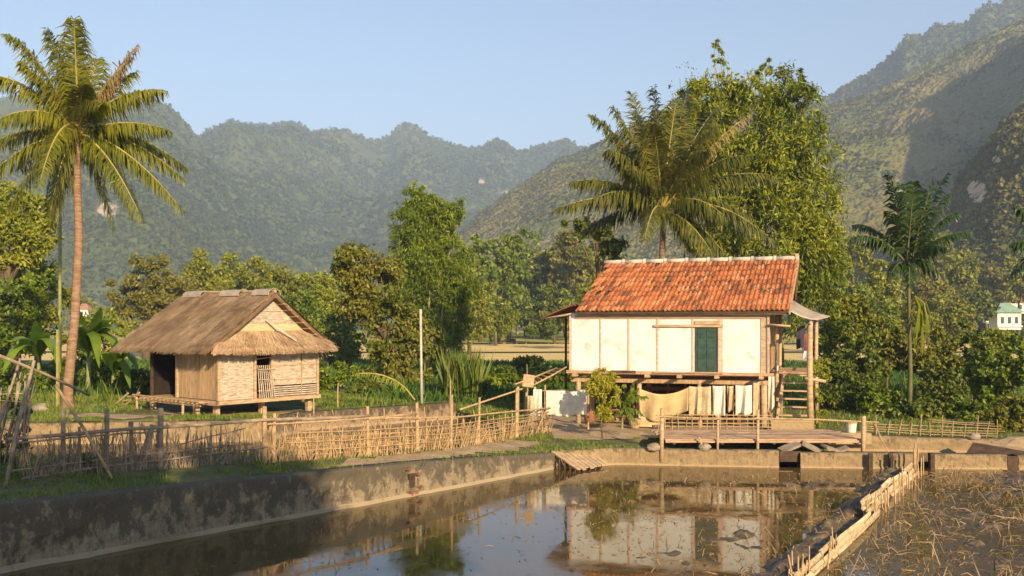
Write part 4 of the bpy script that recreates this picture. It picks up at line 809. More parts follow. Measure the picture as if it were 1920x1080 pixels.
# right small woven fence
t = thing('woven_fence', 'low woven bamboo fence on top of the far wall right of the dock', 'fence', (13, 31.9, .5), 'bamboo fences on the bank')
for k in range(6): stick(MB(), (11.2 + (2.0 if k > 3 else 0), 32.1, .70 + k * .07), (15.1 + random.uniform(-.3, .2), 31.4, .60 + k * .075), .014, wob=.05).build('rail', M['bamboo'], t)
for k in range(13): x = 11.2 + k * .32; stick(MB(), (x, 32.05 - k * .05, .4), (x + random.uniform(-.05, .1), 32.0 - k * .05, 1.1 + random.uniform(-.15, .15)), .018).build('stake', M['bamboo'], t)
# leaning poles far left
t = thing('pole_frame', 'rough frame of tall leaning bamboo poles at the left edge', 'frame', (-9.6, 19.6, .9))
def pole(p0, p1, r, m='bamboo_grey', par=t, nm='pole'): stick(MB(), p0, p1, r, 6, .03).build(nm, M[m], par, smooth=True)
pole(wp(10, 914, 19.0), wp(64, 676, 19.6), .042); pole(wp(-30, 905, 19.3), wp(38, 672, 19.8), .03); pole(wp(-8, 664, 18.8), wp(168, 741, 21.0), .032); pole(wp(104, 722, 20.3), wp(210, 897, 19.9), .034, 'bamboo')
for i in range(16): px_ = random.uniform(-20, 50); pole(wp(px_, random.uniform(830, 900), 19.9), wp(px_ + random.uniform(0, 40), random.uniform(680, 760), 20.2), random.uniform(.012, .022))
for i in range(7): yy = 735 + i * 18; pole(wp(-25, yy + random.uniform(-8, 8), 20.0), wp(58, yy + random.uniform(-14, 14), 20.2), .012)
# gangway rails
t = thing('bamboo_gangway', 'narrow bamboo gangway climbing to the left end of the white house', 'gangway', (0, 33.5, .6))
def curve_pole(pts, r, nm, m='bamboo'): MB().tube(pts, r, 6).build(nm, M[m], t, smooth=True)
curve_pole([wp(862, 768, 31), wp(940, 742, 32.4), wp(1000, 722, 33.8), wp(1035, 704, 34.8), wp(1062, 688, 35.5)], .03, 'rail'); curve_pole([wp(962, 722, 34.0), wp(1000, 708, 34.8), wp(1044, 690, 36)], .03, 'rail')
for i in range(9):
    s_ = i / 8; a = Vector(wp(lerp(975, 1056, s_), lerp(731, 692, s_), lerp(33.2, 35.3, s_))); c = Vector(wp(lerp(966, 1040, s_), lerp(721, 692, s_), lerp(34.2, 35.9, s_))); MB().tube([a, c], .025, 5).build('slat', M['wood'], t)
for px_, d_ in ((968, 33.2), (985, 33.6), (1000, 34)): stick(MB(), wp(px_, 806, d_), wp(px_ + 3, 725, d_), .06).build('post', M['wood_light'], t)
t = thing('sign_board', 'pale square board on a thin stick beside the gangway', 'board', wp(990, 760, 33.2)); x, y, z = wp(991, 714, 33.1)
MB().box((x, y, z), (.36, .03, .40), ry=.12).build('board', M['wood_light'], t); stick(MB(), wp(989, 790, 33.15), wp(988, 683, 33.15), .014).build('stick', M['bamboo'], t)
# utility pole and thin posts
t = thing('utility_pole', 'thin pale pole standing alone between the hut and the white house', 'pole', gp(790, 744, .55)); x, y, z = wp(790, 744, 40)
MB().tube([(x + .02, y, .4), (x - .03, y, CH + (YH - 581) / F * 40)], [.06, .045], 8).build('shaft', M['pole'], t, smooth=True); MB().tube([(x - .03, y, 4.45), (x - .03, y, 4.62)], .055, 8).build('cap', M['ridge'], t)
for (a, b2, c, d_, lb) in ((634, 768, 718, 38, 'short thin stick post right of the hut'), (845, 770, 712, 34, 'short thin post behind the dense fence'), (108, 750, 618, 36.4, 'upright bamboo post just left of the tall palm trunk'), (588, 768, 745, 35.5, 'short stub post below the right corner of the hut')):
    x, y, z = wp(a, b2, d_); g0 = float(gz(x, y)); tag(stick(MB(), (x, y, g0 - .1), wp(a, c, d_), .07 if a == 108 else .03).build('post', M['bamboo' if a != 108 else 'culm'], base=(x, y, g0)), lb, 'post')

# ---------------- thatched hut ----------------
def Gl(u, v, z): return (-9.99 + .643 * u - .766 * v, 34.5 + .766 * u + .643 * v, z)
def gb(mb, u0, u1, v0, v1, z0, z1, dz=0):
    return mb.hexa([Gl(u0, v0, z0), Gl(u1, v0, z0 + dz), Gl(u1, v1, z0 + dz), Gl(u0, v1, z0), Gl(u0, v0, z1), Gl(u1, v0, z1 + dz), Gl(u1, v1, z1 + dz), Gl(u0, v1, z1)])
T = thing('thatched_hut', 'small stilt hut with brown thatched roof and pale bamboo walls', 'hut', Gl(2.1, 2.1, 1.0)); hz = 1.44; ht = 3.35; L_ = 4.24
b = MB(); gb(b, 0.02, 1.44, 0, .05, hz, ht); b.build('bamboo_wall', M['cream_board'], T)
b = MB(); gb(b, 2.18, L_, 0, .05, hz + .42, ht); b.build('bamboo_wall', M['cream_board'], T)
for k in range(5): b = MB(); gb(b, 2.18, L_, 0, .04, hz + .03 + k * .075, hz + .075 + k * .075); b.build('wall_slat', M['cream_board'], T)
b = MB()
for k in range(9): gb(b, 0, .04, .04 + k * .275, .29 + k * .275, hz + .02, ht)
b.build('plank_wall', M['wood'], T)
b = MB(); gb(b, L_ - .05, L_, .05, 4.2, hz, ht); gb(b, .05, L_ - .05, 4.15, 4.2, hz, ht); gb(b, 2.9, 2.95, .1, 4.15, hz, ht); b.build('back_wall', M['interior_shade'], T)
b = MB(); gb(b, .03, L_, .05, 4.2, hz - .05, hz); b.build('floor_boards', M['wood'], T)
for (u, v, m) in ((-.02, -.02, 'wood_light'), (-.03, 2.5, 'wood_light'), (-.03, 4.18, 'wood_dark'), (1.45, -.03, 'wood_light'), (2.16, -.03, 'wood_light'), (L_, -.02, 'wood_light')):
    b = MB(); gb(b, u - .045, u + .045, v - .045, v + .045, hz, ht); b.build('wall_post', M[m], T)
for u in (3.5, ): b = MB(); gb(b, u, u + .03, -.03, 0, hz, 3.0); b.build('batten', M['bamboo'], T)
for z in (2.55, 2.05): b = MB(); gb(b, 2.2, L_, -.025, 0, z, z + .03); b.build('batten', M['bamboo'], T)
dr = MB(); P = []
for k in range(8): q0, q1 = Gl(1.62 + k * .085, -.10 - .01 * k, hz), Gl(1.58 + k * .08, -.02, 2.60); stick(dr, q0, q1, .022, 5, .01)
for z in (1.7, 2.1, 2.45): dr.tube([Gl(1.55, -.08, z), Gl(2.28, -.10, z)], .014, 5)
dr.build('bamboo_door', M['cream_board'], T)
b = MB(); b.tube([Gl(1.4, -.04, 2.82), Gl(2.2, -.04, 2.88)], .022, 5); b.build('window_bar', M['bamboo'], T)
b = MB(); gb(b, -.12, L_ + .1, -.10, -.03, hz - .14, hz - .01); b.build('floor_beam', M['wood_light'], T)
b = MB(); gb(b, -.12, -.04, -.1, 4.4, hz - .16, hz - .01); b.build('floor_beam', M['wood_h'], T)
for v in (.8, 2.1, 3.4): b = MB(); b.tube([Gl(-.35, v, hz - .1), Gl(L_, v, hz - .1)], .05, 6); b.build('floor_joist', M['wood_dark'], T)
for (u, v) in ((.15, .35), (-.02, 1.3), (0, 4.15), (L_ - .2, .25), (L_ - .1, 4.0), (2.1, 4), (2.2, .6)):
    x, y, _ = Gl(u, v, 0); z = float(gz(x, y)); MB().box((x, y, (z + hz - .2) / 2 + .03), (.17, .17, hz - .16 - z + .1), rz=.87).build('stilt', M['wood_light'], T)
# little platform and ladder on the left
b = MB(); b.tube([Gl(-.55, .3, hz - .02), Gl(-.6, 4.5, hz + .04)], .035, 6); b.build('platform_rail', M['bamboo'], T); b = MB(); b.tube([Gl(-.5, .3, hz - .16), Gl(-.55, 4.4, hz - .14)], .03, 6); b.build('platform_rail', M['bamboo'], T)
for k in range(16): v = .4 + k * .26; MB().tube([Gl(-.62, v, hz - .08), Gl(0, v, hz - .05)], .025, 5).build('platform_slat', M['wood'], T)
for v in (1.3, 4.3): x, y, _ = Gl(-.55, v, 0); MB().tube([(x, y, .9), (x, y, hz)], .045, 6).build('platform_post', M['wood_light'], T)
t2 = thing('ladder', 'short bamboo ladder leaning on the left end of the hut platform', 'ladder', Gl(-.7, 5.1, 1.0))
for du in (0, .45): MB().tube([Gl(-.95 + du, 5.35, .98), Gl(-.75 + du, 4.55, hz + .1)], .035, 6).build('ladder_rail', M['wood_light'], t2)
for k in range(3): s_ = .2 + k * .28; MB().tube([Gl(-.95 + .2 * s_, 5.35 - .8 * s_, .98 + .56 * s_), Gl(-.5 + .2 * s_, 5.35 - .8 * s_, .98 + .56 * s_)], .02, 5).build('rung', M['bamboo'], t2)
# thatch
def thatch(name, E0, E1, R0, R1, n, par, over=.13, th=.13, sl=(.35, .7)):
    E0, E1, R0, R1 = [np.array(p, float) for p in (E0, E1, R0, R1)]; nr = np.cross(E1 - E0, R0 - E0); nr /= np.linalg.norm(nr)
    if nr[2] < 0: nr = -nr
    b = MB(); q = [E0, E1, R1, R0]; b.hexa([Gl(*(p - nr * th)) for p in q] + [Gl(*p) for p in q]); o = b.build(name, M['thatch_base'], par)
    s = rng.random(n); t_ = rng.random(n) ** .9; wv = fbm(s * 14, t_ * 3, 3, 7)[:, None] - .45
    e = E0 + (E1 - E0) * s[:, None]; r_ = R0 + (R1 - R0) * s[:, None]; p = e + (r_ - e) * t_[:, None]; dn = (e - r_); ln = np.linalg.norm(dn, axis=1)[:, None]; dn = dn / ln
    along = (E1 - E0) / np.linalg.norm(E1 - E0); L = rng.uniform(*sl, n)[:, None]; L = np.minimum(L, (t_[:, None] * ln) + over * rng.uniform(.2, 1.5, (n, 1)))
    d = dn + along * rng.normal(0, .09, (n, 1)) ; lift0 = rng.uniform(.0, .03, (n, 1)) + .02; lift1 = rng.uniform(.02, .10, (n, 1)) + wv * .16
    w_ = rng.uniform(.008, .022, (n, 1)); a = p + nr * lift0; c = p + d * L + nr * lift1; c[:, 2] -= np.where((t_[:, None] * ln) < L, .09, 0)[:, 0] * rng.uniform(.3, 1.6, n)
    V = np.stack([a - along * w_, a + along * w_, c + along * w_ * .5, c - along * w_ * .5], 1).reshape(-1, 3)
    W_ = np.stack([-9.99 + .643 * V[:, 0] - .766 * V[:, 1], 34.5 + .766 * V[:, 0] + .643 * V[:, 1], V[:, 2]], 1)
    np_mesh('straw', W_, np.arange(4 * n).reshape(n, 4), M['thatch'], o)["kind"] = 'stuff'; return o
thatch('thatch_roof', (-.60, -.40, 3.21), (-.60, 5.75, 3.18), (2.13, -.30, 5.16), (2.13, 5.3, 5.2), 16000, T)
thatch('thatch_roof_back', (4.60, -.40, 3.26), (4.60, 5.7, 3.24), (2.13, -.30, 5.16), (2.13, 5.3, 5.2), 4000, T)
thatch('thatch_skirt', (-.60, -.55, 3.19), (4.62, -.55, 3.22), (.35, .05, 3.80), (3.95, .05, 3.80), 6500, T)
b = MB(); b.hexa([Gl(.30, .02, 3.30), Gl(3.95, .02, 3.30), Gl(3.95, .07, 3.30), Gl(.30, .07, 3.30), Gl(.85, .02, 4.08), Gl(3.42, .02, 4.08), Gl(3.42, .07, 4.08), Gl(.85, .07, 4.08)]); b.build('gable_board', M['yellow_board'], T)
b = MB(); b.hexa([Gl(.85, .02, 4.09), Gl(3.42, .02, 4.09), Gl(3.42, .07, 4.09), Gl(.85, .07, 4.09), Gl(1.43, .02, 4.50), Gl(2.83, .02, 4.50), Gl(2.83, .07, 4.50), Gl(1.43, .07, 4.50)]); b.build('gable_board', M['cream_board'], T)
b = MB(); b.hexa([Gl(1.43, .02, 4.51), Gl(2.83, .02, 4.51), Gl(2.83, .07, 4.51), Gl(1.43, .07, 4.51), Gl(2.08, .02, 4.98), Gl(2.18, .02, 4.98), Gl(2.18, .07, 4.98), Gl(2.08, .07, 4.98)]); b.build('gable_board', M['cream_board'], T)
b = MB(); b.tube([Gl(1.9, -.02, 4.2), Gl(2.9, -.5, 3.45)], .03, 6); b.build('gable_pole', M['ridge'], T)
for k in range(8):
    z = 3.35 + k * .22; u = 4.72 - (z - 3.1) / 2.05 * 2.62; MB().tube([Gl(u, .1, z - .12), Gl(u + .02, -.42, z - .12)], .03, 5).build('purlin', M['wood_light'], T)
MB().tube([Gl(4.75, -.33, 3.05), Gl(2.2, -.28, 5.0)], .035, 6).build('rake_pole', M['wood_dark'], T)
for (v0, v1) in ((-.25, .75), (1.55, 2.75), (4.0, 5.2)):
    rows = [[Gl(2.13 + .26 * math.cos(math.pi * j / 8), v, 5.08 + .22 * math.sin(math.pi * j / 8)) for j in range(9)] for v in (v0, (v0 + v1) / 2 + .03, v1)]; o = MB().grid(rows).build('ridge_cover', M['tin'], T); o.modifiers.new('t', 'SOLIDIFY').thickness = .02
MB().tube([Gl(2.13, -.3, 5.22), Gl(2.13, 5.3, 5.26)], .06, 6).build('ridge_pole', M['wood_light'], T)
# ---------------- palms ----------------
palm('coconut_palm', 'tall coconut palm with curved trunk left of the thatched hut', 'palm tree', (-15.65, 35.7, 1.03), (145, 250), 35.7,
     [(28, 74, -.5, .30, .5), (128, 36, .8, .12, .3), (176, 60, -1.6, .16, .6), (250, 78, .4, .10, .9), (306, 168, 0, .26), (322, 247, -.4, .18), (350, 398, -.4, .22), (292, 420, -1.3, .25), (197, 428, .8, .30), (147, 372, -3.0, .42), (86, 432, .3, .25),
      (-8, 352, -1.0, .25), (-45, 280, .2, .22), (-40, 150, -.6, .34), (0, 205, 1.5, .22), (88, 92, 2.0, .2, .5), (214, 112, 1.8, .2, .6), (55, 398, 1.4, .28), (318, 300, 1.9, .25), (150, 90, 1.5, .1, .4), (262, 345, 2.2, .3), (-20, 300, 2.2, .25), (232, 96, .8, .1, .9), (60, 130, -.8, .2, .5), (110, 70, -.8, .15, .5), (240, 220, -2.2, .35), (50, 250, -2.2, .35), (230, 400, 1.0, .3), (110, 420, -.8, .35), (20, 400, -.2, .3), (200, 180, -1.8, .25), (330, 330, .8, .25), (85, 170, 2.2, .2)],
     [(128, 720), (140, 600), (148, 450), (145, 350), (144, 255)], .16, M['frond'], 1.2, nl=125, lw=.05, dry=(3, 22), hang=1.2)
palm('coconut_palm', 'coconut palm with drooping fronds rising behind the tiled roof', 'palm tree', (5.9, 42, .5), (1243, 398), 42,
     [(1112, 212, .5, .22, .6), (1190, 166, 1.0, .12, .3), (1222, 172, -.6, .10, .4), (1290, 168, 0, .12, .4), (1350, 196, 1.0, .18, .6), (1408, 212, .4, .14, .9), (1136, 288, -.8, .30), (1074, 338, .4, .25), (1040, 396, -.8, .22), (1192, 462, -2.6, .42), (1452, 330, 0, .26),
      (1450, 466, -.8, .36), (1366, 494, -.5, .28), (1322, 486, -1.8, .3), (1160, 238, 1.6, .16), (1098, 428, 1.6, .25), (1318, 232, 2.0, .18), (1300, 300, -2.2, .3), (1420, 400, 1.6, .3), (1250, 190, 1.9, .1, .3), (1210, 250, -2.0, .3), (1260, 200, -1, .12, .4), (1330, 250, -1.4, .25), (1165, 330, -1.8, .35), (1390, 300, -1.2, .3), (1110, 380, -1.2, .35), (1410, 440, .6, .35), (1300, 170, 1, .1, .4), (1200, 210, .6, .12, .4), (1345, 420, -2, .4), (1150, 200, .2, .18, .6), (1290, 470, -.6, .35)],
     [(1240, 700), (1241, 520), (1243, 405)], .155, M['frond2'], 1.35, nl=125, lw=.055, dry=(5, 14))
palm('areca_palm', 'slender dark green areca palm standing right of the white house', 'palm tree', (15.1, 38.5, .5), (1703, 500), 38.5,
     [(1664, 326, 0, .18, .3), (1694, 335, .8, .10, .3), (1738, 345, -.6, .14, .3), (1778, 326, .2, .20, .5), (1800, 396, .2, .28), (1806, 440, -.6, .34), (1598, 446, 0, .40), (1614, 418, .7, .36), (1650, 520, -1.0, .40), (1735, 470, -1.6, .4), (1682, 540, -1.2, .45), (1772, 462, 1.0, .4), (1690, 350, -1.2, .2, .4), (1715, 340, 1, .15, .4), (1750, 350, 1, .2, .5), (1650, 400, -.8, .3), (1640, 450, .9, .4), (1760, 520, -.4, .45), (1790, 360, .6, .25)],
     [(1707, 700), (1705, 600), (1703, 510)], .085, M['frond_dark'], .85, mtrunk='areca_stem', ring=False, nl=30, lw=.095, hang=1.0, nuts=False)
t = thing('palm_flower_stalk', 'pale drooping flower stalk hanging from the areca palm trunk', 'flower stalk', wp(1725, 640, 38.3))
for k in range(26):
    a = Vector(wp(1715, 555, 38.3)); e = Vector(wp(random.uniform(1712, 1752), random.uniform(600, 665), 38.2 + random.uniform(-.3, .3))); MB().tube([a, a.lerp(e, .4) + Vector((.15, 0, .12)), e], [.025, .02, .012], 4).build('strand', M['leaf_yellow'], t)
palm('areca_palm', 'thin pale areca palm trunk rising just left of the tall coconut palm', 'palm tree', gp(112, 736, 1.0), (112, 275), 41,
     [(82, 400, 0, .30), (60, 330, .5, .3), (135, 392, .4, .3), (150, 300, .6, .3), (90, 200, .4, .2), (125, 190, -.3, .2), (70, 240, .3, .3)], [(112, 600), (113, 400), (112, 280)], .07, M['frond_dark'], .6, mtrunk='green_stem', ring=False, nl=30, lw=.09, nuts=False)
palm('areca_palm', 'dark areca palm whose fronds reach in from the right edge', 'palm tree', (18.9, 36, .5), (1950, 475), 36,
     [(1896, 520, 0, .35), (1905, 455, .3, .4), (1915, 385, .3, .3), (1950, 330, 0, .1), (2000, 400, .2, .2), (2020, 500, 0, .3), (1930, 540, -.8, .4), (1990, 350, .5, .2)], [(1955, 700), (1950, 480)], .085, M['frond_dark'], .7, mtrunk='green_stem', ring=False, nl=32, lw=.10, nuts=False)
tree('bushy_plant', 'bushy yellow-green plant with thin stems in front of the house', 'plant', 1130, [(1128, 715, 20, 22), (1118, 742, 17, 24), (1142, 740, 18, 26), (1128, 772, 18, 20), (1144, 710, 13, 14), (1108, 724, 11, 14)], 31.6, 7500, .15, .035, M['yellowing'], droop=.6, tr=.025, clump=.4)
palm('young_palm', 'small dark green young palm in front of the house, right of the pair', 'palm', wp(1166, 800, 31.9), (1170, 770), 31.9,
     [(1150, 735, 0, .2), (1172, 722, .2, .1), (1196, 728, 0, .2), (1215, 745, .1, .35), (1206, 778, -.2, .35), (1150, 780, 0, .3), (1185, 718, -.3, .1), (1160, 725, .4, .1), (1192, 792, -.4, .3), (1145, 755, .2, .3)],
     [(1167, 785), (1170, 772)], .035, M['leaf_green'], .32, mtrunk='green_stem', ring=False, nl=20, lw=.06, nuts=False, scale=.4)
# fallen dry frond
V, Qd, P = frond_mesh(wp(775, 745, 38), wp(735, 690, 38), wp(662, 702, 38), .5, 50, 1.0, 5)
t = thing('dry_frond', 'arching dry yellow frond lying behind the dense fence', 'frond', wp(775, 748, 38)); fo = np_mesh('leaflets', V, Qd, M['leaf_yellow'], t); MB().tube([wp(778, 750, 38)] + [tuple(q) for q in P[::5]], .03, 5).build('rib', M['rachis'], t)
def banana(label, base, H_, leaves, D, group='banana plants beside the tall palm'):
    t = thing('banana_plant', label, 'banana plant', base, group); c = Vector(base) + Vector((0, 0, H_)); MB().tube([Vector(base) - Vector((0, 0, .1)), Vector(base) + Vector((.03, 0, H_ * .5)), c], [.14, .11, .06], 8).build('stem', M['green_stem'], t, smooth=True)
    for (tx, ty, dep, arch, wd) in leaves:
        tip = Vector(wp(tx, ty, D)) + Vector((0, dep, 0)); p1 = c.lerp(tip, .5) + Vector((0, 0, arch * (tip - c).length)); rows = []; n = 14
        for i in range(n + 1):
            s_ = i / n; p = (1 - s_) ** 2 * c + 2 * s_ * (1 - s_) * p1 + s_ ** 2 * tip; T_ = (2 * (1 - s_) * (p1 - c) + 2 * s_ * (tip - p1)).normalized(); sd = T_.cross(Vector((0, 0, 1))); sd = sd.normalized() if sd.length > .05 else Vector((1, 0, 0))
            w_ = wd * math.sin(math.pi * min(1, max(0, (s_ - .12) / .88)) ** .7) ** .6 if s_ > .12 else .02; dn = T_.cross(sd); dn = dn if dn.z < 0 else -dn
            rows.append([tuple(p + sd * w_ * k + dn * abs(k) * w_ * .45 + Vector((0, 0, random.uniform(-.02, .02))) * abs(k)) for k in (-1, -.5, 0, .5, 1)])
        MB().grid(rows).build('leaf', M['banana'], t, smooth=True)
banana('broad banana plant right behind the tall palm trunk', gp(165, 738, 1.0), 1.6, [(205, 600, .2, .25, .28), (232, 628, -.2, .3, .26), (228, 668, 0, .4, .26), (130, 560, .2, .1, .28), (150, 620, -.6, .3, .26), (196, 690, -.5, .5, .25), (120, 660, .3, .4, .26), (180, 575, .5, .1, .24)], 40)
banana('banana plant spreading flat leaves left of the tall palm trunk', gp(72, 735, 1.0), 1.3, [(20, 640, .2, .3, .25), (105, 660, -.3, .35, .28), (60, 600, .3, .1, .25), (120, 700, -.3, .5, .25), (10, 700, -.2, .5, .25), (85, 625, .3, .2, .22)], 41)
banana('low banana plant with a bare arching stalk beside the hut', gp(212, 745, 1.0), .9, [(245, 670, 0, .4, .2), (262, 700, -.1, .5, .2), (190, 665, 0, .3, .2), (215, 640, .2, .1, .2), (250, 728, -.3, .5, .2)], 39)
banana('small banana plant with one bright leaf under the hut edge', gp(585, 762, .95), .4, [(628, 742, -.1, .3, .16), (560, 738, 0, .3, .14), (600, 725, .1, .2, .14)], 38)
# ---------------- trees ----------------
LB, LG, LBR, LD, LY, LF, LF2 = [M[k] for k in ('leaf_bamboo', 'leaf_green', 'leaf_brown', 'leaf_dark', 'leaf_yellow', 'leaf_far', 'leaf_far2')]
tree('bamboo_clump', 'huge arching bamboo clump behind the coconut palm and tiled roof', 'bamboo', 1400, [(1450, 190, 75, 55), (1380, 170, 70, 50), (1310, 215, 60, 60), (1340, 82, 8, 11), (1352, 98, 9, 12), (1343, 116, 11, 14), (1358, 134, 16, 18), (1338, 152, 24, 24), (1300, 185, 34, 34), (1318, 235, 60, 50), (1440, 130, 14, 18), (1555, 400, 24, 50), (1340, 360, 60, 60), (1500, 150, 14, 20), (1570, 470, 20, 40), (1500, 200, 38, 50), (1415, 145, 30, 22), (1460, 290, 95, 80), (1400, 340, 110, 90), (1500, 360, 70, 90), (1530, 440, 55, 70), (1470, 470, 100, 90), (1540, 520, 48, 60), (1380, 440, 90, 70), (1350, 280, 60, 60), (1520, 270, 30, 50), (1490, 560, 80, 60)], 50, 95000, .32, .075, LB, droop=.75, tr=.07, culms=22, clump=.26, shell=(.2, 1.05), flat=.9)
tree('bare_twig_tree', 'thin almost leafless twigs rising above the right palm', 'tree', 1285, [(1285, 130, 30, 35), (1265, 165, 20, 25)], 51, 260, .14, .06, LD, droop=.2, tr=.03)
tree('bamboo_clump', 'tall bright green bamboo clump in the middle, standing above the treeline', 'bamboo', 800, [(772, 372, 20, 38), (790, 415, 42, 50), (765, 440, 32, 55), (850, 395, 30, 28), (835, 430, 26, 35), (812, 400, 30, 36), (790, 500, 60, 55), (785, 465, 50, 45), (832, 470, 46, 45), (860, 540, 34, 50), (840, 520, 45, 50), (800, 580, 60, 60), (770, 560, 40, 60), (850, 590, 35, 50), (820, 640, 50, 40)], 62, 80000, .32, .06, LG, droop=.8, tr=.06, culms=16, clump=.32)
tree('leafy_tree', 'brown-tinged leafy tree leaning in the middle, left of the bright bamboo', 'tree', 745, [(680, 500, 62, 42), (645, 520, 40, 34), (700, 560, 55, 50), (735, 600, 48, 45), (730, 660, 50, 50), (760, 700, 45, 40), (715, 520, 40, 40), (665, 575, 35, 30), (780, 640, 35, 45)], 54, 26000, .26, .13, LBR, droop=.35, tr=.2, clump=.3)
tree('leafy_tree', 'big yellow-green tree at the left edge under the palm fronds', 'tree', -10, [(40, 400, 55, 50), (10, 460, 60, 60), (75, 450, 35, 40), (-30, 400, 60, 70), (30, 500, 40, 36)], 60, 22000, .30, .14, LY, droop=.4, tr=.25, clump=.28)
tree('leafy_tree', 'lower green tree at the left edge behind the banana leaves', 'tree', 30, [(40, 570, 60, 45), (85, 540, 35, 36), (-20, 580, 60, 60), (20, 630, 60, 40)], 56, 17000, .26, .13, LG, droop=.3, tr=.2)
tree('leafy_tree', 'dense mid-green tree filling the left edge behind the banana leaves', 'tree', 70, [(50, 500, 60, 44), (100, 570, 44, 40), (20, 560, 60, 50), (70, 620, 60, 40)], 66, 16000, .30, .15, LF, droop=.3, tr=.2)
tree('shrub', 'yellow-green thicket between the tall palm trunk and the thatched roof', 'shrub', 190, [(185, 600, 34, 22), (215, 620, 30, 24), (170, 640, 34, 30), (225, 655, 24, 24)], 62, 7000, .24, .12, LY, tr=.06)
tree('shrub', 'green thicket low behind the banana plants near the tall palm', 'shrub', 175, [(160, 690, 44, 26), (215, 700, 30, 22), (110, 690, 34, 26)], 46, 7000, .2, .09, LG, tr=.04)
tree('round_tree', 'dark round tree behind the left end of the thatched roof', 'tree', 275, [(280, 520, 55, 48), (245, 550, 42, 45), (320, 555, 45, 50), (265, 590, 60, 36), (300, 500, 30, 30)], 95, 14000, .42, .22, LF2, droop=.2, tr=.35, clump=.25)
gt = 'trees standing behind the thatched hut'
for i, (px_, py, rx, ry, D_, m, lb) in enumerate([(375, 520, 38, 40, 110, LF, 'green tree just right of the dark round tree'), (425, 515, 40, 36, 120, LY, 'yellow-green tree above the thatched ridge centre'), (480, 525, 42, 36, 115, LF, 'mid green tree above the right ridge cover'), (535, 545, 40, 38, 105, LF, 'green tree directly above the hut gable'), (590, 560, 34, 46, 100, LY, 'yellowish tree behind the right rake of the thatch'), (560, 600, 40, 50, 85, LG, 'darker tree lower behind the right rake of the thatch'), (640, 610, 36, 50, 78, LG, 'dark green tree right of the hut roof end')]):
    tree('green_tree', lb, 'tree', px_, [(px_, py, rx * 1.1, ry * 1.1), (px_ - rx * .6, py + ry * .6, rx, ry * .9), (px_ + rx * .5, py + ry * .7, rx * .7, ry * .9), (px_, py + ry * 1.3, rx, ry * .7)], D_, 12000, D_ * .0040, D_ * .0021, m, droop=.3, tr=.2, group=gt)
for k, (px_, py, rx, ry, D_, m, lb) in enumerate([(880, 560, 44, 66, 105, LF, 'tall soft green tree right beside the bright bamboo clump'), (615, 560, 34, 44, 130, LF, 'green tree showing just left of the brown-tinged tree'), (930, 590, 34, 34, 140, LB, 'yellow-green bamboo bush at the near edge of the straw fields'), (1040, 575, 44, 40, 150, LD, 'dark-leaved tree left of the white house roof'), (500, 575, 60, 34, 92, LG, 'wide green thicket behind the thatched roof ridge')]):
    tree('green_tree', lb, 'tree', px_, [(px_, py - ry * .3, rx * .8, ry * .8), (px_ - rx * .5, py + ry * .2, rx * .7, ry * .8), (px_ + rx * .5, py + ry * .3, rx * .7, ry * .8), (px_, py + ry * .7, rx, ry * .5)], D_, 12000, D_ * .0042, D_ * .0019, m, droop=.45, tr=.2, group='trees between the hut and the white house')
tree('bush', 'dark round bush right of the hut wall under the roof end', 'bush', 650, [(650, 650, 34, 34), (640, 680, 30, 22)], 60, 5000, .22, .11, LD, tr=.08)
tree('green_tree', 'small pale tree trunk cluster at the hut right behind the bush', 'tree', 612, [(605, 640, 22, 30)], 66, 1500, .22, .1, LY, tr=.12)
# far treeline in the middle
rs = random.Random(5); kinds = [(LF, 'green'), (LF2, 'brownish'), (LY, 'yellow-green'), (LG, 'deep green'), (LF, 'soft green')]
far = [(868, 540, 28, 60), (900, 520, 26, 60), (925, 545, 30, 60), (955, 500, 30, 60), (985, 515, 30, 64), (1015, 560, 34, 58), (1040, 520, 30, 50), (1070, 505, 30, 54), (1100, 520, 30, 56), (1128, 500, 26, 60), (1150, 540, 30, 50), (880, 590, 24, 30), (940, 590, 26, 30), (1060, 580, 34, 36), (1110, 580, 30, 34)]
pos = ['first', 'second', 'third', 'fourth', 'fifth', 'sixth', 'seventh', 'eighth', 'ninth', 'tenth', 'eleventh', 'twelfth', 'thirteenth', 'fourteenth', 'fifteenth']
order = sorted(range(len(far)), key=lambda i: far[i][0])
for k, i in enumerate(order):
    px_, py, rx, ry = far[i]; py -= 12; rx *= 1.3; ry *= 1.15; D_ = 175 + rs.uniform(-15, 45); m, nm = kinds[rs.randrange(5)] if i not in (5, 13) else (LD, 'very dark'); top = py - ry
    tree('far_tree', f'{nm} tree, {pos[k]} from the left in the line behind the straw fields', 'tree', px_, [(px_, py - ry * .4, rx * .7, ry * .6), (px_ - rx * .4, py, rx * .7, ry * .6), (px_ + rx * .4, py + ry * .15, rx * .7, ry * .7), (px_, lerp(py, 615, .6), rx, ry * .6)], D_, 9000, .85, .45, m, droop=.35, tr=.3, group='trees in the line behind the straw fields')
far2 = [(860, 560, 40, 70), (915, 555, 42, 66), (970, 545, 44, 66), (1025, 545, 42, 60), (1085, 545, 44, 60), (1140, 545, 40, 62)]
for k, (px_, py, rx, ry) in enumerate(far2):
    py -= 14
    m, nm = ((LF, 'soft green'), (LY, 'yellow-green'), (LF2, 'olive brown'))[k % 3]
    tree('far_tree', f'wide {nm} tree, {pos[k]} from the left in the back row of six', 'tree', px_, [(px_, py - ry * .5, rx * .8, ry * .5), (px_ - rx * .5, py - ry * .1, rx * .7, ry * .6), (px_ + rx * .5, py, rx * .7, ry * .6), (px_, py + ry * .4, rx, ry * .5)], 235, 11000, 1.0, .55, m, droop=.35, tr=.3, group='back row of the treeline')
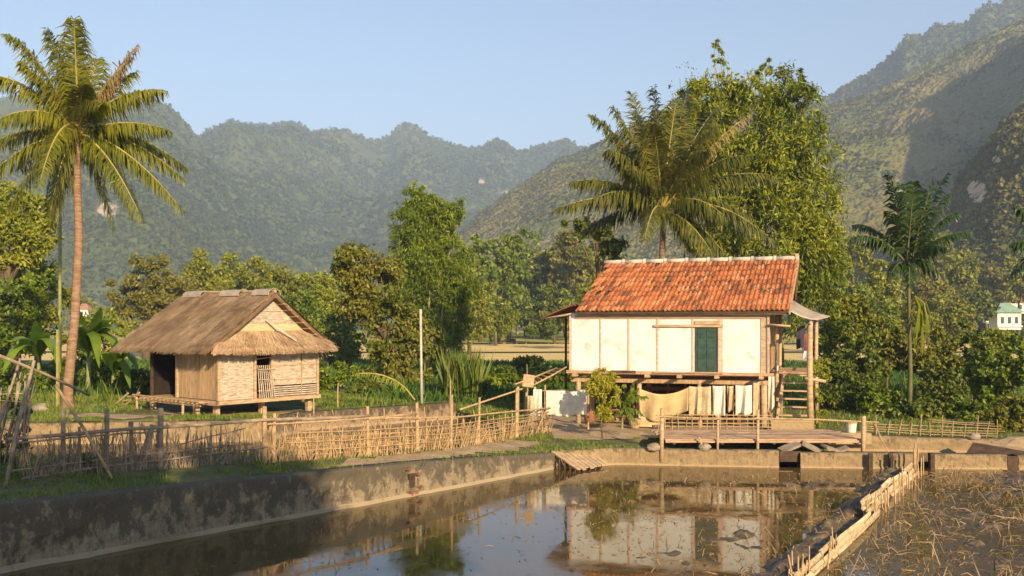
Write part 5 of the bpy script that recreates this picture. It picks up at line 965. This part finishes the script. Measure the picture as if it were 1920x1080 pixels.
# trees at the foot of the hills, left and right
ft = [(150, 575, 24, 14, 260), (195, 590, 26, 16, 200), (470, 590, 30, 20, 190), (690, 600, 26, 24, 200)]
for k, (px_, py, rx, ry, D_) in enumerate(ft): tree('far_tree', ['small far tree in the gap between the palm trunk and dark tree', 'far tree left of the thatched roof edge', 'far tree low behind the thatched ridge', 'far tree in the gap between roof end and leaning tree'][k], 'tree', px_, [(px_, py, rx, ry), (px_ + rx * .6, py + 5, rx * .7, ry * .8)], D_, 2500, D_ * .005, D_ * .0028, LF, tr=.3)
rt = [(1600, 470, 40, 36, 150, LF), (1655, 520, 44, 40, 130, LY), (1590, 540, 40, 40, 110, LG), (1740, 540, 46, 40, 140, LF2), (1800, 500, 40, 34, 190, LF), (1850, 520, 40, 30, 210, LF2), (1780, 575, 44, 34, 120, LF), (1910, 510, 36, 34, 200, LF), (1830, 555, 34, 24, 170, LD), (1640, 590, 44, 36, 80, LG), (1700, 600, 40, 36, 85, LF), (1760, 460, 34, 28, 230, LF)]
for k, (px_, py, rx, ry, D_, m) in enumerate(sorted(rt)):
    tree('hillside_tree', f'tree {["half hidden by the big bamboo", "under the bamboo right edge", "left of the areca crown", "low left of the areca trunk", "behind the areca trunk", "right behind the areca trunk top", "right of the areca flower stalk", "low between areca and far house", "right of the areca crown", "dark, just left of the far house", "above the far green-roofed house", "at the right edge above the far house"][k]}', 'tree', px_, [(px_, py, rx * .8, ry * .8), (px_ - rx * .5, py + ry * .5, rx * .7, ry * .7), (px_ + rx * .5, py + ry * .6, rx * .7, ry * .7), (px_, py + ry * 1.2, rx * .9, ry * .7)], D_, 6500, D_ * .0042, D_ * .0024, m, droop=.3, tr=.25, group='trees on the slope behind the areca palm')
tree('green_tree', 'olive tree showing left of the right coconut palm below its fronds', 'tree', 1130, [(1110, 432, 38, 22), (1140, 450, 34, 30), (1075, 425, 26, 16), (1150, 480, 26, 30)], 58, 6500, .26, .12, LD, tr=.15)
tree('leafy_tree', 'green tree foliage filling behind the tiled roof left end', 'tree', 1180, [(1120, 560, 50, 40), (1080, 590, 30, 30)], 120, 4000, .5, .25, LF, tr=.2)
# shrubbery right of the house
sh = [(1560, 640, 44, 60, 46, LG, 'leafy green shrub behind the porch post'), (1600, 600, 44, 50, 50, LF, 'tall loose shrub under the big bamboo'), (1570, 720, 46, 60, 41, LD, 'dark shrub right of the wooden stairs'), (1625, 690, 40, 60, 42, LD, 'dark shrub left of the areca trunk base'), (1665, 640, 40, 50, 46, LBR, 'browning shrub left of the areca trunk'), (1650, 750, 40, 34, 39.5, LG, 'low green shrub behind the dock end'),
      (1745, 660, 44, 50, 45, LBR, 'browning shrub right of the areca trunk'), (1760, 720, 44, 50, 41, LD, 'dark shrub right of the areca trunk base'), (1810, 660, 50, 54, 47, LD, 'dark leafy shrub left of the far house'), (1850, 700, 44, 50, 42, LG, 'bright green shrub below the far house'), (1900, 680, 46, 50, 40, LG, 'bright leafy shrub at the right edge'), (1830, 760, 50, 36, 37.5, LG, 'low shrub behind the woven fence end'),
      (1900, 780, 50, 46, 34, LBR, 'rusty brown bush at the right edge above the tilted board'), (1720, 775, 50, 26, 38, LD, 'low dark shrub behind the woven fence middle'), (1875, 640, 40, 26, 60, LY, 'yellow-green shrub right below the far house')]
for (px_, py, rx, ry, D_, m, lb) in sh:
    tree('shrub', lb, 'shrub', px_, [(px_, py - ry * .3, rx * .7, ry * .7), (px_ - rx * .45, py + ry * .2, rx * .7, ry * .7), (px_ + rx * .45, py + ry * .25, rx * .7, ry * .75), (px_, py + ry * .6, rx * .9, ry * .6)], D_, 6500, D_ * .0048, D_ * .0026, m, droop=.3, tr=.06, group='shrubs right of the white house')
tree('vine_plant', 'yellow-green climbing plant at the foot of the porch post', 'plant', 1535, [(1532, 720, 14, 50), (1528, 780, 18, 30), (1545, 700, 12, 30)], 33.6, 2600, .13, .04, LY, tr=.02, limbs=False)
tree('climbing_plant', 'dark creeper covering the leaning bamboo frame at the left edge', 'plant', 30, [(38, 800, 16, 40), (20, 840, 26, 40), (46, 770, 10, 20), (5, 740, 30, 30)], 20.4, 2600, .10, .055, LD, tr=.02, limbs=False)
tree('weed_clump', 'leafy weeds with white flowers at the foot of the shaded fence', 'weeds', 150, [(150, 868, 38, 22), (120, 878, 22, 16), (175, 880, 20, 14)], 20.9, 3000, .09, .045, LD, tr=.01, limbs=False)
tree('shrub', 'dark low shrub under the left end of the thatched eave', 'shrub', 262, [(255, 715, 34, 24), (290, 722, 22, 18), (240, 700, 22, 22)], 41.5, 3500, .18, .09, LD, tr=.03)
tree('shrub', 'green low shrub left of the tall palm foot', 'shrub', 30, [(20, 700, 50, 30), (70, 715, 34, 20)], 44, 4000, .18, .09, LG, tr=.04)
for k, (px_, py, D_, lb) in enumerate([(640, 700, 45, 'low shrub right of the hut wall'), (690, 728, 44, 'low shrub between the stick post and leaning tree'), (590, 710, 43, 'low shrub just right of the hut corner'), (870, 722, 46, 'low bright shrub right of the utility pole'), (930, 710, 52, 'low shrub behind the dense fence right part'), (985, 690, 60, 'dark low shrub behind the sign board'), (1000, 620, 150, 'bright tuft of leaves near the house in the field'), (930, 632, 160, 'small dark round bush in the field')]):
    tree('shrub', lb, 'shrub', px_, [(px_, py, 34 if k < 6 else 16, 22 if k < 6 else 8), (px_ + 24, py + 8, 22 if k < 6 else 10, 16 if k < 6 else 6)], D_, 2600, D_ * .0046, D_ * .0024, LG if k % 2 == 0 else LD, tr=.03, group='low shrubs behind the fences')
tree('hedge', 'dense dark green hedge strip behind the bamboo gangway', 'hedge', 1000, [(940, 708, 60, 16), (1020, 705, 50, 18), (880, 715, 50, 14), (1060, 712, 40, 16)], 56, 9000, .22, .12, LD, tr=.02, limbs=False)
# trees behind the viewpoint, throwing the long shadow over the left bank
for k, (x, y, hh, rr) in enumerate([(-6.4, -10.6, 15.2, 4.2), (-.8, -8.6, 15.1, 3.8), (3.6, -6.6, 14.4, 3.2), (6.9, -5.4, 13.0, 2.3), (-12.5, -13.0, 15.4, 4.4)]):
    z = .55; t = thing('garden_tree', ['broad', 'tall', 'dense', 'small', 'outermost'][k] + ' garden tree behind the viewpoint shading the left bank', 'tree', (x, y, z))
    crown([(x, y, hh - 3.0, rr, rr, 3.1), (x - rr * .4, y, hh - 4.2, rr * .9, rr * .9, 2.6)], 9000, .5, .3, .2, LG, t, .3, shell=(0, 1)); MB().tube([(x, y, -.1), (x, y, hh - 3)], [.25, .12], 8).build('trunk', M['bark'], t)
# ---------------- far houses ----------------
def farhouse(label, px_, py, D_, wpx, hpx, roof, rh):
    x, y, z = wp(px_, py, D_); w_ = wpx / F * D_; h = hpx / F * D_; t = thing('far_house', label, 'house', (x, y, z)); MB().box((x, y, z + h / 2), (w_, w_ * .8, h)).build('wall', M['paint_white'], t)
    b = MB(); o = .12 * w_; b.hexa([(x - w_ / 2 - o, y - w_ * .4 - o, z + h), (x + w_ / 2 + o, y - w_ * .4 - o, z + h), (x + w_ / 2 + o, y + w_ * .4 + o, z + h), (x - w_ / 2 - o, y + w_ * .4 + o, z + h), (x - w_ * .2, y - .1, z + h + rh), (x + w_ * .2, y - .1, z + h + rh), (x + w_ * .2, y + .1, z + h + rh), (x - w_ * .2, y + .1, z + h + rh)]); b.build('roof', roof, t)
    for k in range(3): MB().box((x + (k - 1) * w_ * .3, y - w_ * .4 - .02, z + h * .55), (w_ * .13, .1, h * .38)).build('window', M['window_dark'], t)
    MB().box((x, y - w_ * .4 - .15, z + h * .2), (w_ * 1.05, .3, h * .08)).build('balcony', M['paint_white'], t); return t
farhouse('white two-storey house with green hipped roof far off at the right', 1884, 618, 170, 44, 32, M['roof_green'], 1.6)
farhouse('small white house with red roof above the green-roofed one', 1900, 588, 210, 60, 22, M['roof_red'], 2.0)
farhouse('tiny pale house left of the green-roofed far house', 1855, 606, 190, 18, 12, M['roof_red'], .8)
farhouse('tiny white house in the gap beside the tall palm trunk', 158, 596, 210, 22, 16, M['roof_red'], 1.2)
# ---------------- ground cover ----------------
def blades(name, x, y, h, w_, m, lean=.35, z0=None):
    n = len(x); z = (gz(x, y) + (fbm(x * .9, y * .9, 3, 3) - .44) * .12) if z0 is None else np.full(n, z0); a = rng.uniform(0, 6.28, n); hh = h * rng.uniform(.5, 1.3, n); ww = w_ * rng.uniform(.6, 1.2, n)
    dx, dy = np.cos(a), np.sin(a); l1 = rng.normal(0, lean, n) * hh; l2 = rng.normal(0, lean, n) * hh
    V = np.stack([np.stack([x - dx * ww / 2, y - dy * ww / 2, z - .02], 1), np.stack([x + dx * ww / 2, y + dy * ww / 2, z - .02], 1), np.stack([x + dx * ww * .3 + l1 * .5, y + dy * ww * .3 + l2 * .5, z + hh * .6], 1), np.stack([x + l1, y + l2, z + hh], 1)], 1).reshape(-1, 3)
    return tag(np_mesh(name, V, np.arange(4 * n).reshape(n, 4), m), kind='stuff')
def scatter(n, x0, x1, y0, y1, f): x = rng.uniform(x0, x1, n); y = rng.uniform(y0, y1, n); k = f(x, y); return x[k], y[k]
def landok(x, y): return ~(inside(x, y, POND) | inside(x, y, POND_R) | inside(x, y, POND_L))
PATHS = [[(-4.6, 23.3), (-3.2, 23.9), (.3, 28.9), (1.0, 30.8), (-.2, 30.6), (-2.2, 26.8), (-4.4, 24.2)], [(1.6, 31.3), (4.2, 31.5), (9.5, 32.4), (9.8, 35), (8, 40), (1.5, 40), (.8, 34)], [(-14.5, 32.2), (-10.8, 32.4), (-11, 34.2), (-14.8, 34.3)]]
def nopath(x, y):
    k = landok(x, y)
    for p in PATHS: k &= ~(inside(x, y, p) & (rng.random(len(x)) < .93))
    k &= ~((np.abs(x + 10.3) < 3.2) & (y > 34.2) & (y < 39.5))
    return k & (fbm(x * .8, y * .8, 4, 77) > .36)
x, y = scatter(90000, -15, 4.5, 12, 33.5, nopath); blades('grass', x, y, .085, .022, M['grass'])
x, y = scatter(15000, -15, 3, 12, 31, lambda x, y: nopath(x, y) & (fbm(x * 1.3, y * 1.3, 4, 5) > .52)); blades('grass', x, y, .17, .025, M['grass'])
x, y = scatter(42000, -20, 0, 31, 44, nopath); blades('grass', x, y, .12, .04, M['grass'])
x, y = scatter(26000, -9.5, 16, 30.5, 44, lambda x, y: nopath(x, y) & ((x < 1) | (x > 10))); blades('grass', x, y, .14, .04, M['grass'])
x, y = scatter(3500, -12, 3, 14, 31, lambda x, y: landok(x, y) & (np.abs((y - 16.9) * 9.65 - (x + 8.5) * 11.65) / 15.1 < .30)); blades('grass', x, y, .14, .03, M['grass'])
x, y = scatter(70000, -32, 34, 42, 84, lambda x, y: fbm(x * .25, y * .25, 4, 50) > .38); blades('green_crop', x, y, .42, .13, M['crop'], .5)
x, y = scatter(9000, -32, 34, 38, 60, lambda x, y: (fbm(x * .3, y * .3, 4, 55) > .5) & ~((x > .5) & (x < 11) & (y < 42)) & ~((x < -6) & (x > -14) & (y < 42))); blades('tall_weeds', x, y, .7, .07, M['grass'], .3)
x, y = scatter(12000, -70, 70, 150, 260, lambda x, y: fbm(x * .12, y * .2, 4, 58) > .5); blades('field_stubble', x, y, .35, .25, M['straw'], .5)
x, y = scatter(900, -2.9, -1.5, 43.5, 46, lambda x, y: x > -99); blades('sugar_cane', x, y, 1.9, .07, M['grass'], .16)
# ---------------- bund, mud and straw in the pond ----------------
DV0, DV1 = Vector((11.35, 28.2)), Vector((4.75, 16.4)); ddir = (DV1 - DV0).normalized(); dn = Vector((-ddir.y, ddir.x))  # dn: towards the right pond
if dn.x < 0: dn = -dn
t = thing('bamboo_bund', 'long bamboo mat bund with stakes dividing the pond at the right', 'bund', (8, 22.4, 0)); LN = (DV1 - DV0).length
for (s0, s1, h0, h1, off, sd) in ((.04, .60, .30, .40, 0, 1), (.54, 1.06, .24, .24, .12, 2)):
    mt_ = MB(); nrow = 3
    for rw in range(nrow):
        s_ = s0 - .02 * random.random()
        while s_ < s1:
            e_ = min(s1, s_ + random.uniform(.06, .16)); rows = []; jz = random.uniform(-.025, .02); jo = random.uniform(-.03, .04)
            for i in range(9):
                u = lerp(s_, e_, i / 8); hh = lerp(h0, h1, (u - s0) / (s1 - s0)) * (1 + .06 * math.sin(u * 23 + sd)); z0 = -.06 + (hh + .06) * rw / nrow + jz + (i - 4) * random.uniform(-.002, .002); z1 = z0 + (hh + .06) / nrow * 1.12
                o0 = off + jo + .025 * math.sin(u * 9 + sd) - .12 * rw / nrow; p = DV0 + ddir * LN * u
                rows.append([(p.x + dn.x * o0, p.y + dn.y * o0, z0), (p.x + dn.x * (o0 + .012), p.y + dn.y * (o0 + .012), (z0 + z1) / 2), (p.x + dn.x * (o0 - .02), p.y + dn.y * (o0 - .02), z1)])
            mt_.grid(rows); s_ = e_ + random.uniform(-.005, .004)
    o = mt_.build('bamboo_mat', M['mat'], t); o.modifiers.new('t', 'SOLIDIFY').thickness = .022
for k in range(26):
    s_ = random.uniform(.03, 1.04); p = DV0 + ddir * LN * s_ + dn * random.uniform(.02, .22); stick(MB(), (p.x, p.y, -.3), (p.x + random.uniform(-.06, .06), p.y + random.uniform(-.06, .06), random.uniform(.25, .62)), random.uniform(.012, .025)).build('stake', M['bamboo'], t)
for k in range(7):
    p = DV0 + ddir * (.1 + .12 * k) + dn * random.uniform(-.12, .12); stick(MB(), (p.x, p.y, -.3), (p.x, p.y, random.uniform(.5, 1.15)), .03).build('stake', M['bamboo'], t)
for k in range(9):
    p = DV0 + ddir * (LN * 1.0 + .1 * k) - dn * random.uniform(-.05, .2); stick(MB(), (p.x, p.y, -.3), (p.x + random.uniform(-.1, .1), p.y, random.uniform(.25, .5)), .02).build('stake', M['bamboo'], t)
def seg_s(x, y): return ((x - DV0.x) * ddir.x + (y - DV0.y) * ddir.y) / LN, (x - DV0.x) * dn.x + (y - DV0.y) * dn.y
def mudz(x, y):
    s_, q = seg_s(x, y); b1 = np.exp(-((q + .42) / .36) ** 2) * (.28 + .3 * (fbm(x * 2, y * 2, 4, 4) - .45)) * np.clip(s_ * 9, 0, 1) * np.where(q < .05, 1, .3)
    right = np.clip((q - .5) * .6, 0, 1) * .16; left = np.clip(1.0 - np.abs(q + 1.9) / 3.0, 0, 1) * .17
    return -.15 + b1 + (fbm(x * 1.1, y * 1.6, 5, 21) - .46) * .5 * (right + left) * 4 + right * .78 + left * .45 + (fbm(x * 4, y * 4, 4, 9) - .45) * .26
XX, YY = np.meshgrid(np.arange(1.5, 20, .09), np.arange(13.5, 28.3, .09)); ZZ = mudz(XX, YY); ii = np.arange(XX.size).reshape(XX.shape); QQ = np.stack([ii[:-1, :-1], ii[:-1, 1:], ii[1:, 1:], ii[1:, :-1]], -1)
kp = (ZZ[:-1, :-1] > -.10) & inside(XX, YY, POND)[:-1, :-1]; tag(np_mesh('mud', np.stack([XX, YY, ZZ], -1).reshape(-1, 3), QQ[kp], M['mud'], smooth=True), kind='structure')
b = MB(); cnt = 0
while cnt < 5200:
    x = random.uniform(2, 19); y = random.uniform(13.8, 28); s_, q = seg_s(x, y)
    pr = 1.0 if q > .4 else (.95 if q > -1.3 else (.24 if y > 17.5 else .12) if q > -6 else .04)
    if random.random() > pr * (.25 + 1.3 * float(vnoise(np.array([x * .8]), np.array([y * .8]), 5)[0])): continue
    cnt += 1; L = (random.uniform(.06, .24) if random.random() < .85 else random.uniform(.3, .55)) * (1.1 if q > .4 else .6); a = random.uniform(0, 6.28); up = random.choice((.03, .05, .08, .15, .3, .8)) * L; z = max(.0, float(mudz(np.array([x]), np.array([y]))[0])); bend = random.uniform(-.25, .25) * L
    b.tube([(x, y, z - .02), (x + math.cos(a) * L * .5 + bend, y + math.sin(a) * L * .5, z + up + .02), (x + math.cos(a) * L, y + math.sin(a) * L, z + up * random.uniform(.2, 1.3) + .01)], [random.uniform(.004, .013), .007, .003], 3, False)
tag(b.build('straw_debris', M['straw']), kind='stuff')
b = MB()
for i in range(560):
    if i < 150: x, y = random.uniform(-6.5, 5), random.uniform(15, 26)
    else: x, y = random.uniform(1.5, 8.5), random.uniform(18, 27)
    if not inside(np.array([x]), np.array([y]), POND)[0] or (y - 16.9) * 9.65 - (x + 8.5) * 11.65 > -9: continue
    L = random.uniform(.05, .2); a = random.uniform(0, 6.28); up = random.choice((.05, .1, .6)) * L; b.tube([(x, y, -.01), (x + math.cos(a) * L * .5, y + math.sin(a) * L * .5, up + .01), (x + math.cos(a) * L, y + math.sin(a) * L, up * .6 + .005)], [.006, .005, .002], 3, False)
tag(b.build('straw_debris', M['straw']), kind='stuff')
# reeds and sticks standing in the sunken left pond
b = MB()
for i in range(700):
    x, y = random.uniform(-16, 0), random.uniform(24, 38)
    if not inside(np.array([x]), np.array([y]), POND_L)[0]: continue
    L = random.uniform(.1, .45); a = random.uniform(0, 6.28); up = random.choice((.1, .3, 1)) * L; b.tube([(x, y, .35), (x + math.cos(a) * L * .5, y + math.sin(a) * L * .5, .37 + up), (x + math.cos(a) * L, y + math.sin(a) * L, .37 + up * .8)], [.012, .01, .004], 3, False)
tag(b.build('straw_debris', M['straw']), kind='stuff')
# floating scraps
n = 2600; x = rng.uniform(-5, 8, n); y = rng.uniform(14.5, 27.5, n); k = inside(x, y, POND) & ((y - 16.9) * 9.65 - (x + 8.5) * 11.65 < -12) & (rng.random(n) < .35 + .6 * (x > 1)); x, y = x[k], y[k]; n = len(x)
d = rng.normal(size=(n, 3)); d[:, 2] *= .1; d /= np.linalg.norm(d, axis=1)[:, None]; V, Qd = leaf_quads(np.stack([x, y, np.full(n, .012)], 1), d, rng.uniform(.03, .13, n), rng.uniform(.01, .05, n)); V[:, 2] = .006 + (V[:, 2] - .012) * .15 + .004
tag(np_mesh('floating_scraps', V, Qd, M['straw_dark']), kind='stuff')

# ---------------- clutter below the white house ----------------
t = thing('firewood_pile', 'stack of split reddish firewood under the left part of the white house', 'firewood', hp(1150, 800, .7))
for i in range(26):
    c = Vector(hp(random.uniform(1128, 1185), 800, random.uniform(.6, 1.0))); c.z = .58 + random.random() * .5; a = Vector((random.uniform(.18, .32), random.uniform(-.15, .15), random.uniform(-.03, .03))); MB().tube([c - a, c + a], random.uniform(.03, .05), 5).build('log', M['rust' if i % 3 else 'wood'], t)
t = thing('clay_jar', 'round brown clay jar beside the firewood under the white house', 'jar', hp(1104, 800, .5)); x, y, z = hp(1106, 800, .5)
MB().tube([(x, y, .54), (x, y, .62), (x, y, .78), (x, y, .92), (x, y, .98)], [.12, .19, .22, .13, .14], 14).build('body', M['rust'], t, smooth=True)
t = thing('wicker_basket', 'open wicker basket on the ground by the foot of the tan tarpaulin', 'basket', hp(1190, 806, -.6)); x, y, z = hp(1190, 806, -.5)
MB().tube([(x, y, .53), (x, y, .70), (x, y, .84)], [.14, .19, .22], 14, cap=False).build('body', M['bamboo'], t); MB().tube([(x + .22 * math.cos(a * .449), y + .22 * math.sin(a * .449), .84) for a in range(15)], .015, 5).build('rim', M['bamboo_grey'], t)
for i, (px_, v_, lb) in enumerate([(1240, -.4, 'short log lying before the tan tarpaulin'), (1120, -.6, 'short log lying left of the yellow bush foot')]):
    c = Vector(hp(px_, 806, v_)); tag(MB().tube([(c.x - .3, c.y, .60), (c.x + .3, c.y + .1, .60)], .06, 8).build('log', M['bark'], base=(c.x, c.y, .6)), lb, 'log')

# ---------------- haze ----------------
def haze():
    m = bpy.data.materials.new('valley_haze'); m.use_nodes = True; n = m.node_tree.nodes; l = m.node_tree.links
    n.remove(n["Principled BSDF"]); v = n.new("ShaderNodeVolumePrincipled"); v.inputs['Color'].default_value = (.60, .73, 1.0, 1)
    v.inputs['Density'].default_value = 0.00036; v.inputs['Anisotropy'].default_value = 0.0
    l.new(v.outputs[0], n["Material Output"].inputs['Volume'])
    tag(MB().box((0, 1600, 279), (7000, 4400, 562)).build('haze', m), kind='stuff')
haze()
